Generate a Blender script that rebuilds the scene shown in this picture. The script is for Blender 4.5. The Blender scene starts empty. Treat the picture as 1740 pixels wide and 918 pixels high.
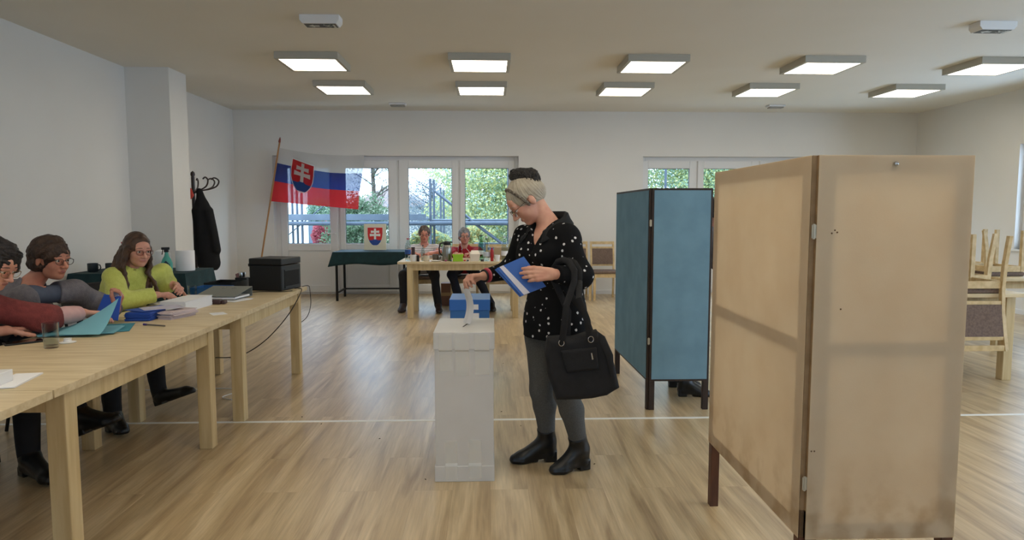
import bpy, bmesh, math, random
import numpy as np
from mathutils import Vector, Matrix
random.seed(7); np.random.seed(7)
SC = bpy.context.scene; COL = SC.collection
PI = math.pi

# ---------------------------------------------------------------- camera
F_PX = 1160.0; CAM_H = 1.42
pitch = math.atan(99 / F_PX); yaw = math.atan(38 * math.cos(pitch) / F_PX)
cam_d = bpy.data.cameras.new('camera'); cam = bpy.data.objects.new('camera', cam_d); COL.objects.link(cam)
cam_d.sensor_width = 36; cam_d.lens = 36 * F_PX / 1740; cam_d.clip_start = 0.05; cam_d.clip_end = 300
cam.location = (0, 0, CAM_H); cam.rotation_euler = (PI / 2 - pitch, 0, -yaw)
SC.camera = cam
SC.view_settings.view_transform = 'Standard'; SC.view_settings.look = 'None'
SC.view_settings.gamma = 1; SC.view_settings.use_curve_mapping = False
SC.view_settings.exposure = 0.0
try:
    SC.cycles.max_bounces = 9; SC.cycles.diffuse_bounces = 5; SC.cycles.transparent_max_bounces = 14
    SC.cycles.sample_clamp_indirect = 6; SC.cycles.caustics_reflective = False; SC.cycles.caustics_refractive = False
except Exception:
    pass
# ---------------------------------------------------------------- sky
SKY = 8.5
LED = 9.0
wd = bpy.data.worlds.new('sky'); SC.world = wd; wd.use_nodes = True
_n = wd.node_tree.nodes; _l = wd.node_tree.links
_bg = _n['Background']; _tc = _n.new('ShaderNodeTexCoord'); _cl = _n.new('ShaderNodeTexNoise'); _cl.inputs['Scale'].default_value = 2.5
_rp = _n.new('ShaderNodeValToRGB'); _rp.color_ramp.elements[0].color = (.53, .70, 1.0, 1); _rp.color_ramp.elements[1].color = (.80, .90, 1, 1)
_l.new(_tc.outputs['Generated'], _cl.inputs['Vector']); _l.new(_cl.outputs['Fac'], _rp.inputs['Fac']); _l.new(_rp.outputs['Color'], _bg.inputs['Color'])
_bg.inputs['Strength'].default_value = SKY

def at(px, py, Y):
    'point on the depth plane y = Y along the sight line of photo pixel (px, py)'
    cp, sp, cy, sy = math.cos(pitch), math.sin(pitch), math.cos(yaw), math.sin(yaw)
    f = Vector((sy * cp, cy * cp, -sp)); r = Vector((cy, -sy, 0)); u = r.cross(f)
    d = f + r * ((px - 870) / F_PX) + u * ((459 - py) / F_PX)
    return Vector((0, 0, CAM_H)) + d * (Y / d.y)
def atz(px, py, z):
    d = at(px, py, 1.0) - Vector((0, 0, CAM_H))
    return Vector((0, 0, CAM_H)) + d * ((z - CAM_H) / d.z)

# ---------------------------------------------------------------- materials
def lin(c):
    return tuple(((v / 255) / 12.92 if v / 255 <= .04045 else ((v / 255 + .055) / 1.055) ** 2.4) for v in c)
MATS = {}
def mat(name, col, rough=.6, metal=0, spec=.5, noise=None, bump=0, bscale=40, trans=0, emit=None, alpha=None, coat=0, stretch=(1, 1, 1), translucent=0, sheen=0):
    if name in MATS: return MATS[name]
    m = bpy.data.materials.new(name); m.use_nodes = True; nt = m.node_tree; N = nt.nodes; L = nt.links
    b = N['Principled BSDF']; c = (*lin(col), 1)
    b.inputs['Base Color'].default_value = c; b.inputs['Roughness'].default_value = rough; b.inputs['Metallic'].default_value = metal
    b.inputs['Specular IOR Level'].default_value = spec; b.inputs['Coat Weight'].default_value = coat
    b.inputs['Sheen Weight'].default_value = sheen
    tc = N.new('ShaderNodeTexCoord'); mp = N.new('ShaderNodeMapping'); mp.inputs['Scale'].default_value = stretch
    L.new(tc.outputs['Object'], mp.inputs['Vector'])
    if noise:
        c2, sc, det = noise
        t = N.new('ShaderNodeTexNoise'); t.inputs['Scale'].default_value = sc; t.inputs['Detail'].default_value = det
        L.new(mp.outputs['Vector'], t.inputs['Vector'])
        r = N.new('ShaderNodeValToRGB'); r.color_ramp.elements[0].position = .35; r.color_ramp.elements[1].position = .65
        r.color_ramp.elements[0].color = c; r.color_ramp.elements[1].color = (*lin(c2), 1)
        L.new(t.outputs['Fac'], r.inputs['Fac']); L.new(r.outputs['Color'], b.inputs['Base Color'])
    if bump:
        t2 = N.new('ShaderNodeTexNoise'); t2.inputs['Scale'].default_value = bscale; t2.inputs['Detail'].default_value = 4
        L.new(mp.outputs['Vector'], t2.inputs['Vector'])
        bp = N.new('ShaderNodeBump'); bp.inputs['Strength'].default_value = bump; bp.inputs['Distance'].default_value = .01
        L.new(t2.outputs['Fac'], bp.inputs['Height']); L.new(bp.outputs['Normal'], b.inputs['Normal'])
    if emit:
        b.inputs['Emission Color'].default_value = (*lin(emit[0]), 1); b.inputs['Emission Strength'].default_value = emit[1]
    if trans:
        b.inputs['Transmission Weight'].default_value = trans
    out = N['Material Output']
    if translucent:
        tl = N.new('ShaderNodeBsdfTranslucent'); mx = N.new('ShaderNodeMixShader'); mx.inputs[0].default_value = translucent
        tl.inputs['Color'].default_value = c
        if noise: L.new(r.outputs['Color'], tl.inputs['Color'])
        L.new(b.outputs[0], mx.inputs[1]); L.new(tl.outputs[0], mx.inputs[2]); L.new(mx.outputs[0], out.inputs['Surface'])
    if alpha is not None:
        tr = N.new('ShaderNodeBsdfTransparent'); mx2 = N.new('ShaderNodeMixShader'); mx2.inputs[0].default_value = alpha
        src = out.inputs['Surface'].links[0].from_socket
        L.new(tr.outputs[0], mx2.inputs[1]); L.new(src, mx2.inputs[2]); L.new(mx2.outputs[0], out.inputs['Surface'])
    MATS[name] = m; return m
def glass_mat(name, tint=(255, 255, 255), refl=.12, rim=None):
    'thin clear sheet: see-through with a fresnel reflection'
    if name in MATS: return MATS[name]
    m = bpy.data.materials.new(name); m.use_nodes = True; nt = m.node_tree; N = nt.nodes; L = nt.links
    N.remove(N['Principled BSDF']); out = N['Material Output']
    t = N.new('ShaderNodeBsdfTransparent'); t.inputs['Color'].default_value = (*lin(tint), 1)
    g = N.new('ShaderNodeBsdfGlossy'); g.inputs['Roughness'].default_value = .03
    lw = N.new('ShaderNodeLayerWeight'); lw.inputs['Blend'].default_value = refl
    mx = N.new('ShaderNodeMixShader'); L.new(lw.outputs['Fresnel' if rim is None else 'Facing'], mx.inputs[0])
    if rim is not None:
        pw = N.new('ShaderNodeMath'); pw.operation = 'POWER'; pw.inputs[1].default_value = rim
        L.new(lw.outputs['Facing'], pw.inputs[0]); L.new(pw.outputs[0], mx.inputs[0])
    L.new(t.outputs[0], mx.inputs[1]); L.new(g.outputs[0], mx.inputs[2]); L.new(mx.outputs[0], out.inputs['Surface'])
    MATS[name] = m; return m
def wood(name, c1, c2, stretch, rough=.45, scale=3):
    return mat(name, c1, rough, noise=(c2, scale, 8), stretch=stretch, spec=.35)

M_WALL = mat('wall paint', (222, 220, 216), .9, spec=.2, noise=((225, 223, 219), 1.2, 2), bump=.02, bscale=90)
M_CEIL = mat('ceiling paint', (222, 219, 210), .95, spec=.1, noise=((225, 222, 214), .8, 2))
M_PVC = mat('white plastic frame', (222, 222, 222), .4)
M_WOODT = wood('pale oak laminate', (222, 204, 168), (204, 182, 142), (16, 1.5, 16), .42, 2.2)
M_WOODX = wood('pale oak laminate top', (220, 202, 166), (204, 182, 142), (1.2, 14, 14), .38, 2.2)
M_LEG = wood('pale beech leg', (212, 192, 150), (194, 170, 126), (14, 14, 1.2), .5, 2)
M_CHW = wood('beech chair wood', (214, 190, 146), (192, 166, 120), (6, 6, 6), .45, 3)
M_FAB = mat('brown grey fabric', (122, 103, 92), .95, noise=((104, 87, 78), 60, 4), bump=.2, bscale=300)
M_BLACKM = mat('black metal', (22, 22, 24), .45, metal=.4)
M_STEEL = mat('brushed steel', (190, 190, 190), .25, metal=1)
M_BLACKP = mat('black plastic', (11, 11, 13), .5)
M_TEAL = mat('dark green cloth', (10, 50, 56), .85, noise=((8, 42, 48), 14, 3), bump=.1, bscale=60)
M_WHITE = mat('white card', (226, 226, 226), .55)
M_PAPER = mat('white paper', (238, 238, 240), .8)
M_EYE = mat('eye white', (215, 208, 200), .3); M_IRIS = mat('eye iris', (48, 36, 28), .2)
M_PANE = glass_mat('window glass', (238, 246, 250), .08)
M_GLASS = glass_mat('drinking glass', (236, 240, 240), .35, 1.6)

# ---------------------------------------------------------------- object helpers
def setp(o, label=None, cat=None, group=None, kind=None):
    if label: o['label'] = label
    if cat: o['category'] = cat
    if group: o['group'] = group
    if kind: o['kind'] = kind
    return o
def thing(name, label, cat, loc=(0, 0, 0), rz=0, group=None, rot=None):
    o = bpy.data.objects.new(name, None); COL.objects.link(o); o.location = loc; o.rotation_euler = rot if rot else (0, 0, rz)
    o.empty_display_size = .1
    return setp(o, label, cat, group)
def mesh_obj(name, v, f, m, parent=None, smooth=False, bevel=0, org=None, mi=None, seg=2, shade_auto=False):
    me = bpy.data.meshes.new(name)
    if org is not None: v = np.asarray(v, dtype=np.float64) - np.asarray(org)
    if isinstance(f, np.ndarray):
        v = np.asarray(v, dtype=np.float32)
        me.vertices.add(len(v)); me.vertices.foreach_set('co', v.ravel())
        me.loops.add(f.size); me.loops.foreach_set('vertex_index', f.ravel().astype(np.int32))
        me.polygons.add(len(f)); me.polygons.foreach_set('loop_start', np.arange(0, f.size, f.shape[1], dtype=np.int32))
        me.update(calc_edges=True)
    else:
        me.from_pydata([tuple(map(float, p)) for p in v], [], f); me.update()
    ml = m if isinstance(m, (list, tuple)) else [m]
    for x in ml: me.materials.append(x)
    if mi is not None: me.polygons.foreach_set('material_index', np.asarray(mi, dtype=np.int32))
    if smooth: me.polygons.foreach_set('use_smooth', np.ones(len(me.polygons), dtype=bool))
    o = bpy.data.objects.new(name, me); COL.objects.link(o)
    if parent is not None: o.parent = parent
    elif org is not None: o.location = org
    if bevel:
        b = o.modifiers.new('bevel', 'BEVEL'); b.width = bevel; b.segments = seg; b.limit_method = 'ANGLE'
    return o
class MB:
    'collects shapes for one mesh'
    def __init__(s): s.v = []; s.f = []; s.m = []; s.cur = 0
    def mat(s, i): s.cur = i; return s
    def add(s, vs, fs):
        k = len(s.v); s.v += [Vector(p) for p in vs]; s.f += [[k + i for i in f] for f in fs]; s.m += [s.cur] * len(fs); return s
    def box(s, x0, x1, y0, y1, z0, z1, M=None):
        c = [Vector((x, y, z)) for z in (z0, z1) for y in (y0, y1) for x in (x0, x1)]
        if M: c = [M @ p for p in c]
        return s.add(c, [(0, 2, 3, 1), (4, 5, 7, 6), (0, 1, 5, 4), (2, 6, 7, 3), (0, 4, 6, 2), (1, 3, 7, 5)])
    def hexa(s, b, t):
        'b, t: four points each, counter-clockwise seen from above'
        return s.add(list(b) + list(t), [(3, 2, 1, 0), (4, 5, 6, 7), (0, 1, 5, 4), (1, 2, 6, 5), (2, 3, 7, 6), (3, 0, 4, 7)])
    def bar(s, a, b, w, t, up=(0, 0, 1)):
        a, b = Vector(a), Vector(b); d = (b - a).normalized(); u = Vector(up)
        if abs(d.dot(u)) > .98: u = Vector((0, 1, 0))
        r = d.cross(u).normalized() * (w / 2); q = r.cross(d).normalized() * (t / 2)
        return s.add([a - r - q, a + r - q, a + r + q, a - r + q, b - r - q, b + r - q, b + r + q, b - r + q],
                     [(0, 1, 2, 3)[::-1], (4, 5, 6, 7), (0, 1, 5, 4), (1, 2, 6, 5), (2, 3, 7, 6), (3, 0, 4, 7)])
    def tube(s, pts, r, n=10, cap=True, flat=None):
        pts = [Vector(p) for p in pts]; rr = r if isinstance(r, (list, tuple)) else [r] * len(pts); k = len(s.v); prev = None; vs = []
        for i, p in enumerate(pts):
            d = (pts[min(i + 1, len(pts) - 1)] - pts[max(i - 1, 0)]).normalized()
            if prev is None:
                a = Vector((0, 0, 1)) if abs(d.z) < .9 else Vector((0, 1, 0)); u = d.cross(a).normalized()
            else: u = (prev - d * prev.dot(d)).normalized()
            prev = u; w = d.cross(u)
            for j in range(n):
                t = 2 * PI * j / n; q = u * math.cos(t) + w * math.sin(t)
                if flat: q = q - Vector(flat[0]) * (q.dot(Vector(flat[0])) * (1 - flat[1]))
                vs.append(p + q * rr[i])
        fs = [(i * n + j, i * n + (j + 1) % n, (i + 1) * n + (j + 1) % n, (i + 1) * n + j) for i in range(len(pts) - 1) for j in range(n)]
        if cap: fs += [tuple(range(n))[::-1], tuple((len(pts) - 1) * n + j for j in range(n))]
        return s.add(vs, fs)
    def lathe(s, prof, c=(0, 0, 0), n=24, M=None):
        c = Vector(c); vs = []
        for r, z in prof:
            for j in range(n):
                t = 2 * PI * j / n; p = Vector((r * math.cos(t), r * math.sin(t), z))
                vs.append((M @ p if M else p) + c)
        m = len(prof)
        fs = [(i * n + j, i * n + (j + 1) % n, (i + 1) * n + (j + 1) % n, (i + 1) * n + j) for i in range(m - 1) for j in range(n)]
        if prof[0][0] > 1e-4: fs.append(tuple(range(n))[::-1])
        if prof[-1][0] > 1e-4: fs.append(tuple((m - 1) * n + j for j in range(n)))
        return s.add(vs, fs)
    def prism(s, poly, y0, y1, M=None):
        'poly: (x, z) outline, extruded along y'
        n = len(poly); vs = [Vector((x, y0, z)) for x, z in poly] + [Vector((x, y1, z)) for x, z in poly]
        if M: vs = [M @ p for p in vs]
        return s.add(vs, [tuple(range(n)), tuple(range(n, 2 * n))[::-1]] + [((i + 1) % n, i, n + i, n + (i + 1) % n) for i in range(n)])
    def sheet(s, grid, th=0, nrm=(0, 0, 1)):
        'grid[i][j] of points; th gives it real thickness along nrm'
        a = len(grid); b = len(grid[0]); vs = [p for row in grid for p in row]
        fs = [(i * b + j, i * b + j + 1, (i + 1) * b + j + 1, (i + 1) * b + j) for i in range(a - 1) for j in range(b - 1)]
        if th:
            o = Vector(nrm) * th; k = len(vs); vs = [Vector(p) for p in vs] + [Vector(p) - o for p in vs]
            fs2 = [tuple(k + i for i in f[::-1]) for f in fs]
            rim = [i for i in range(b)] + [i * b + b - 1 for i in range(1, a)] + [(a - 1) * b + j for j in range(b - 2, -1, -1)] + [i * b for i in range(a - 2, 0, -1)]
            fs = fs + fs2 + [(rim[i], rim[i] + k, rim[(i + 1) % len(rim)] + k, rim[(i + 1) % len(rim)]) for i in range(len(rim))]
        return s.add(vs, fs)
    def make(s, name, m, parent=None, smooth=False, bevel=0, org=None, seg=2, recalc=True):
        o = mesh_obj(name, s.v, s.f, m, parent, smooth, 0, org, s.m if isinstance(m, (list, tuple)) else None)
        if recalc:
            bm = bmesh.new(); bm.from_mesh(o.data); bmesh.ops.recalc_face_normals(bm, faces=bm.faces); bm.to_mesh(o.data); bm.free()
        if smooth:
            o.data.polygons.foreach_set('use_smooth', np.ones(len(o.data.polygons), dtype=bool))
            o.data.set_sharp_from_angle(angle=math.radians(40))
        if bevel:
            b = o.modifiers.new('bevel', 'BEVEL'); b.width = bevel; b.segments = seg; b.limit_method = 'ANGLE'
        return o
def smooth(pts, n=8):
    P = [Vector(p) for p in pts]; out = []
    for i in range(len(P) - 1):
        a = P[max(i - 1, 0)]; b_ = P[i]; c = P[i + 1]; d = P[min(i + 2, len(P) - 1)]
        for j in range(n):
            t = j / n; out.append(.5 * ((2 * b_) + (c - a) * t + (2 * a - 5 * b_ + 4 * c - d) * t * t + (3 * b_ - a - 3 * c + d) * t ** 3))
    return out + [P[-1]]
def B(*a): return MB().box(*a)
def dup(o, parent=None):
    c = o.copy(); COL.objects.link(c)
    if parent is not None: c.parent = parent
    for ch in [x for x in bpy.data.objects if x.parent == o]: dup(ch, c)
    return c
def dup_at(o, loc, rot, label=None, group=None):
    c = dup(o); c.location = loc; c.rotation_euler = rot
    if label: c['label'] = label
    if group: c['group'] = group
    return c

# ---------------------------------------------------------------- smooth solid modelling (signed distances meshed into one skin)
def A3(p): return np.array(tuple(p), dtype=np.float32)
def cap(a, b, ra, rb=None, flat=None):
    a, b = A3(a), A3(b); rb = ra if rb is None else rb; ab = b - a; L2 = float(ab @ ab) + 1e-9
    if flat: n = A3(flat[0]); n /= np.linalg.norm(n); g = 1 / flat[1] - 1
    def f(P):
        q = P - a; t = np.clip(q @ (ab / np.float32(L2)), 0, 1)
        s2 = np.einsum('ij,ij->i', q, q) - t * (2 * (q @ ab) - t * np.float32(L2))
        if flat: vn = q @ n - t * (ab @ n); s2 = s2 + vn * vn * np.float32((1 + g) ** 2 - 1)
        return np.sqrt(np.maximum(s2, 0)) - (ra + (rb - ra) * t)
    return f
def ell(c, r, R=None):
    c, r = A3(c), A3(r)
    def f(P):
        q = P - c
        if R is not None: q = q @ R
        k0 = np.sqrt(((q / r) ** 2).sum(1)); k1 = np.sqrt(((q / (r * r)) ** 2).sum(1)) + 1e-6
        return k0 * (k0 - 1) / k1
    return f
def rbox(c, s, r=.01, R=None):
    c, s = A3(c), A3(s)
    def f(P):
        q = P - c
        if R is not None: q = q @ R
        q = np.abs(q) - (s - r)
        return np.sqrt((np.maximum(q, 0) ** 2).sum(1)) + np.minimum(q.max(1), 0) - r
    return f
def un(fs, k=.012):
    def f(P):
        D = np.stack([g(P) for g in fs]).astype(np.float32); m = D.min(0)
        return m - k * np.log(np.exp((m - D) * np.float32(1 / k)).sum(0))
    return f
def bnd(f, c, r):
    'f is only worked out near the ball (c, r); further off the distance to the ball stands in'
    c = A3(c)
    def g(P):
        d = np.sqrt(((P - c) ** 2).sum(1)); o = (d - r).astype(np.float32); m = o < .035
        if m.any(): o[m] = f(P[m])
        return o
    return g
def hard(*fs): return lambda P: np.min([g(P) for g in fs], axis=0)
def inter(*fs): return lambda P: np.max([g(P) for g in fs], axis=0)
def minus(f, g, k=.004):
    def h(P):
        a, b = f(P), -g(P); t = np.clip(.5 + .5 * (a - b) / k, 0, 1)
        return b * (1 - t) + a * t + k * t * (1 - t)
    return h
def infl(f, r): return lambda P: f(P) - r
def plane(p, n):
    'keeps the side the normal points away from'
    p, n = A3(p), A3(n); n /= np.linalg.norm(n)
    return lambda P: (P - p) @ n
def folds(f, amp, w=22, seed=0, dirv=None):
    rs = np.random.RandomState(seed); Ds = rs.randn(5, 3).astype(np.float32); Ds /= np.linalg.norm(Ds, axis=1)[:, None]
    if dirv is not None:
        d = A3(dirv); d /= np.linalg.norm(d); Ds -= np.outer(Ds @ d, d) * .75
    ph = rs.rand(5) * 6
    def g(P):
        n = 0
        for i in range(5):
            ww = w * (.6 + .35 * i); n = n + np.sin(P @ Ds[i] * ww + ph[i] + 1.3 * np.sin(P @ Ds[(i + 2) % 5] * ww * .6)) / (1 + .5 * i)
        return f(P) + amp * n * .5
    return g
def skin(f, lo, hi, h):
    lo = np.array(tuple(lo), dtype=np.float32); hi = np.array(tuple(hi), dtype=np.float32)
    nb = np.ceil((hi - lo) / (8 * h)).astype(int) + 1; N = nb * 8 + 1
    bi = np.stack(np.meshgrid(*[np.arange(n) for n in nb], indexing='ij'), -1).reshape(-1, 3)
    fc = f((lo + (bi + .5) * 8 * h).astype(np.float32))
    G = np.ones(tuple(N), dtype=np.float32)
    S = np.where(fc < 0, -1, 1).reshape(tuple(nb)).astype(np.float32)
    G[:-1, :-1, :-1] = np.repeat(np.repeat(np.repeat(S, 8, 0), 8, 1), 8, 2)
    keep = bi[np.abs(fc) < 8 * h * .87 * 1.45 + .004]
    of = np.stack(np.meshgrid(*[np.arange(9)] * 3, indexing='ij'), -1).reshape(-1, 3)
    for i in range(0, len(keep), 400):
        ix = (keep[i:i + 400, None, :] * 8 + of[None]).reshape(-1, 3)
        G[ix[:, 0], ix[:, 1], ix[:, 2]] = f((lo + ix * h).astype(np.float32))
    s = G < 0; c = np.zeros(tuple(N - 1), dtype=np.uint8)
    cs = [(a, b, d) for a in (0, 1) for b in (0, 1) for d in (0, 1)]
    sl = lambda a, n: slice(a, n - 1 + a)
    for a, b, d in cs: c += s[sl(a, N[0]), sl(b, N[1]), sl(d, N[2])]
    idx = np.argwhere((c > 0) & (c < 8)); vid = -np.ones(tuple(N - 1), dtype=np.int32); vid[idx[:, 0], idx[:, 1], idx[:, 2]] = np.arange(len(idx))
    acc = np.zeros((len(idx), 3)); cnt = np.zeros(len(idx))
    for a in cs:
        for ax in range(3):
            if a[ax]: continue
            b = list(a); b[ax] = 1
            va = G[idx[:, 0] + a[0], idx[:, 1] + a[1], idx[:, 2] + a[2]]; vb = G[idx[:, 0] + b[0], idx[:, 1] + b[1], idx[:, 2] + b[2]]
            x = (va < 0) != (vb < 0); t = va / np.where(x, va - vb, 1)
            p = np.tile(np.array(a, float), (len(idx), 1)); p[:, ax] += t
            acc += p * x[:, None]; cnt += x
    V = (lo + (idx + acc / np.maximum(cnt, 1)[:, None]) * h).astype(np.float32)
    Q = []
    for ax in range(3):
        o1, o2 = [i for i in range(3) if i != ax]
        d = np.diff(s.astype(np.int8), axis=ax); e = np.argwhere(d != 0)
        e = e[(e[:, o1] > 0) & (e[:, o2] > 0) & (e[:, o1] < N[o1] - 1) & (e[:, o2] < N[o2] - 1)]
        sg = d[e[:, 0], e[:, 1], e[:, 2]]; q = []
        for da, db in ((-1, -1), (0, -1), (0, 0), (-1, 0)):
            g = e.copy(); g[:, o1] += da; g[:, o2] += db; q.append(vid[g[:, 0], g[:, 1], g[:, 2]])
        q = np.stack(q, 1); flip = (sg > 0) if ax != 1 else (sg < 0)
        q[flip] = q[flip][:, ::-1]; Q.append(q)
    Q = np.concatenate(Q); Q = Q[(Q >= 0).all(1)]
    e = 1e-3
    for _ in range(2):
        f0 = f(V); g = np.stack([(f(V + np.eye(3, dtype=np.float32)[i] * e) - f0) / e for i in range(3)], 1)
        st = f0[:, None] * g / np.maximum((g * g).sum(1), .3)[:, None]
        V = V - np.clip(st, -h * .6, h * .6)
    return V.astype(np.float32), Q[:, ::-1]
def solid(name, f, lo, hi, h, m, parent=None, org=None, mi_fn=None):
    V, Q = skin(f, lo, hi, h)
    mi = mi_fn(V[Q].mean(1)) if mi_fn else None
    return mesh_obj(name, V, Q, m, parent, True, 0, org, mi)
def box_of(pts, pad):
    a = np.array([tuple(p) for p in pts]); return a.min(0) - pad, a.max(0) + pad
# ---------------------------------------------------------------- people
def V3(*a): return Vector(a)
def frame(f, u):
    f = Vector(f).normalized(); u = Vector(u); r = f.cross(u).normalized(); u = r.cross(f).normalized(); return r, f, u
def hand(w, fd, pn, side, curls, thumb=(.55, .75, .35), tb=(10, 15), s=1.0, spread=.06):
    'w wrist, fd finger direction, pn palm normal, side +-1 chooses where the thumb is; returns solids, and fingertip points'
    fd = Vector(fd).normalized(); pn = Vector(pn); pn = (pn - fd * pn.dot(fd)).normalized(); t = fd.cross(pn) * side; w = Vector(w)
    fs = []; tips = []
    Ks = [(.086, .028), (.09, .009), (.086, -.010), (.078, -.027)]; Ls = [.066, .075, .069, .054]
    for i, (kf, kt) in enumerate(Ks):
        K = w + (fd * kf + t * kt) * s
        fs.append(cap(w + (fd * .012 + t * kt * .55) * s, K, .0145 * s, .0115 * s))
        d = (fd + t * (spread * (1.5 - i))).normalized(); p = K; ax = d.cross(pn).normalized(); ang = 0; r = (.0092 if i < 3 else .0082) * s
        for j, (q, c) in enumerate(zip((.45, .31, .24), curls[i])):
            ang += c; R = Matrix.Rotation(math.radians(ang), 3, ax); dd = R @ d
            if dd.dot(pn) < (Matrix.Rotation(-math.radians(ang), 3, ax) @ d).dot(pn): dd = Matrix.Rotation(-math.radians(ang), 3, ax) @ d
            e = p + dd * Ls[i] * q * s; r2 = r * .93; fs.append(cap(p, e, r, r2)); p, r = e, r2
        tips.append(p)
    fs.append(ell(w + (fd * .045 + pn * .006) * s, (.03 * s, .03 * s, .03 * s), None) if False else cap(w + (fd * .03 + t * .02 + pn * .008) * s, w + (fd * .07 + t * .0 + pn * .004) * s, .014 * s, .012 * s))
    td = (fd * thumb[0] + t * thumb[1] + pn * thumb[2]).normalized(); p = w + (fd * .02 + t * .018 + pn * .004) * s; ax = td.cross(fd).normalized(); r = .0145 * s
    for j, (L, c) in enumerate(zip((.042, .033, .026), (0,) + tuple(tb))):
        td = Matrix.Rotation(math.radians(c), 3, ax) @ td; e = p + td * L * s; fs.append(cap(p, e, r, r * .86)); p, r = e, r * .86
    tips.append(p)
    return fs, tips
RELAX = [(18, 22, 12), (22, 26, 14), (26, 28, 16), (30, 30, 18)]
FIST = [(55, 70, 40), (60, 75, 40), (62, 75, 40), (65, 75, 40)]
PINCH = [(38, 42, 18), (45, 48, 22), (52, 52, 28), (58, 56, 30)]
GRIP = [(20, 14, 8), (24, 16, 8), (28, 18, 10), (32, 20, 12)]

def head_solids(hc, hf, hu, s=1.0, nose=1.0, jaw=1.0):
    r, f, u = frame(hf, hu); R = np.array([[r.x, f.x, u.x], [r.y, f.y, u.y], [r.z, f.z, u.z]], dtype=np.float32)
    W = lambda x, y, z: Vector(hc) + (r * x + f * y + u * z) * s
    E_ = lambda c, d: ell(W(*c), tuple(q * s for q in d), R)
    fs = [E_((0, -.014, .03), (.073, .094, .086)), E_((0, .026, -.035), (.06, .058, .078)), E_((0, .06, -.092), (.025 * jaw, .024, .021)),
          E_((0, .03, -.07), (.05 * jaw, .045, .035)), E_((.034, .056, -.032), (.026, .026, .028)), E_((-.034, .056, -.032), (.026, .026, .028)),
          E_((0, .07, .04), (.045, .022, .03)), E_((.03, .079, .019), (.022, .01, .007)), E_((-.03, .079, .019), (.022, .01, .007))]
    base = un(fs, .007)
    for sx in (1, -1): base = minus(base, E_((sx * .031, .1, .001), (.018, .016, .012)), .008)
    fine = [base, cap(W(0, .083, .014), W(0, .108 + .006 * nose, -.034), .0065 * s, .0098 * s * nose), E_((.011, .099, -.038), (.0075, .011, .0065)), E_((-.011, .099, -.038), (.0075, .011, .0065)),
            E_((0, .0855, -.061), (.021, .0065, .0038)), E_((0, .0845, -.069), (.017, .0065, .0042))]
    for sx in (1, -1):
        fine.append(E_((sx * .074, -.012, -.008), (.009, .017, .03))); fine.append(E_((sx * .031, .0815, .0085), (.0165, .0085, .0056))); fine.append(E_((sx * .031, .079, -.0105), (.0155, .0075, .0042)))
    return un(fine, .0035), W, R

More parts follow.
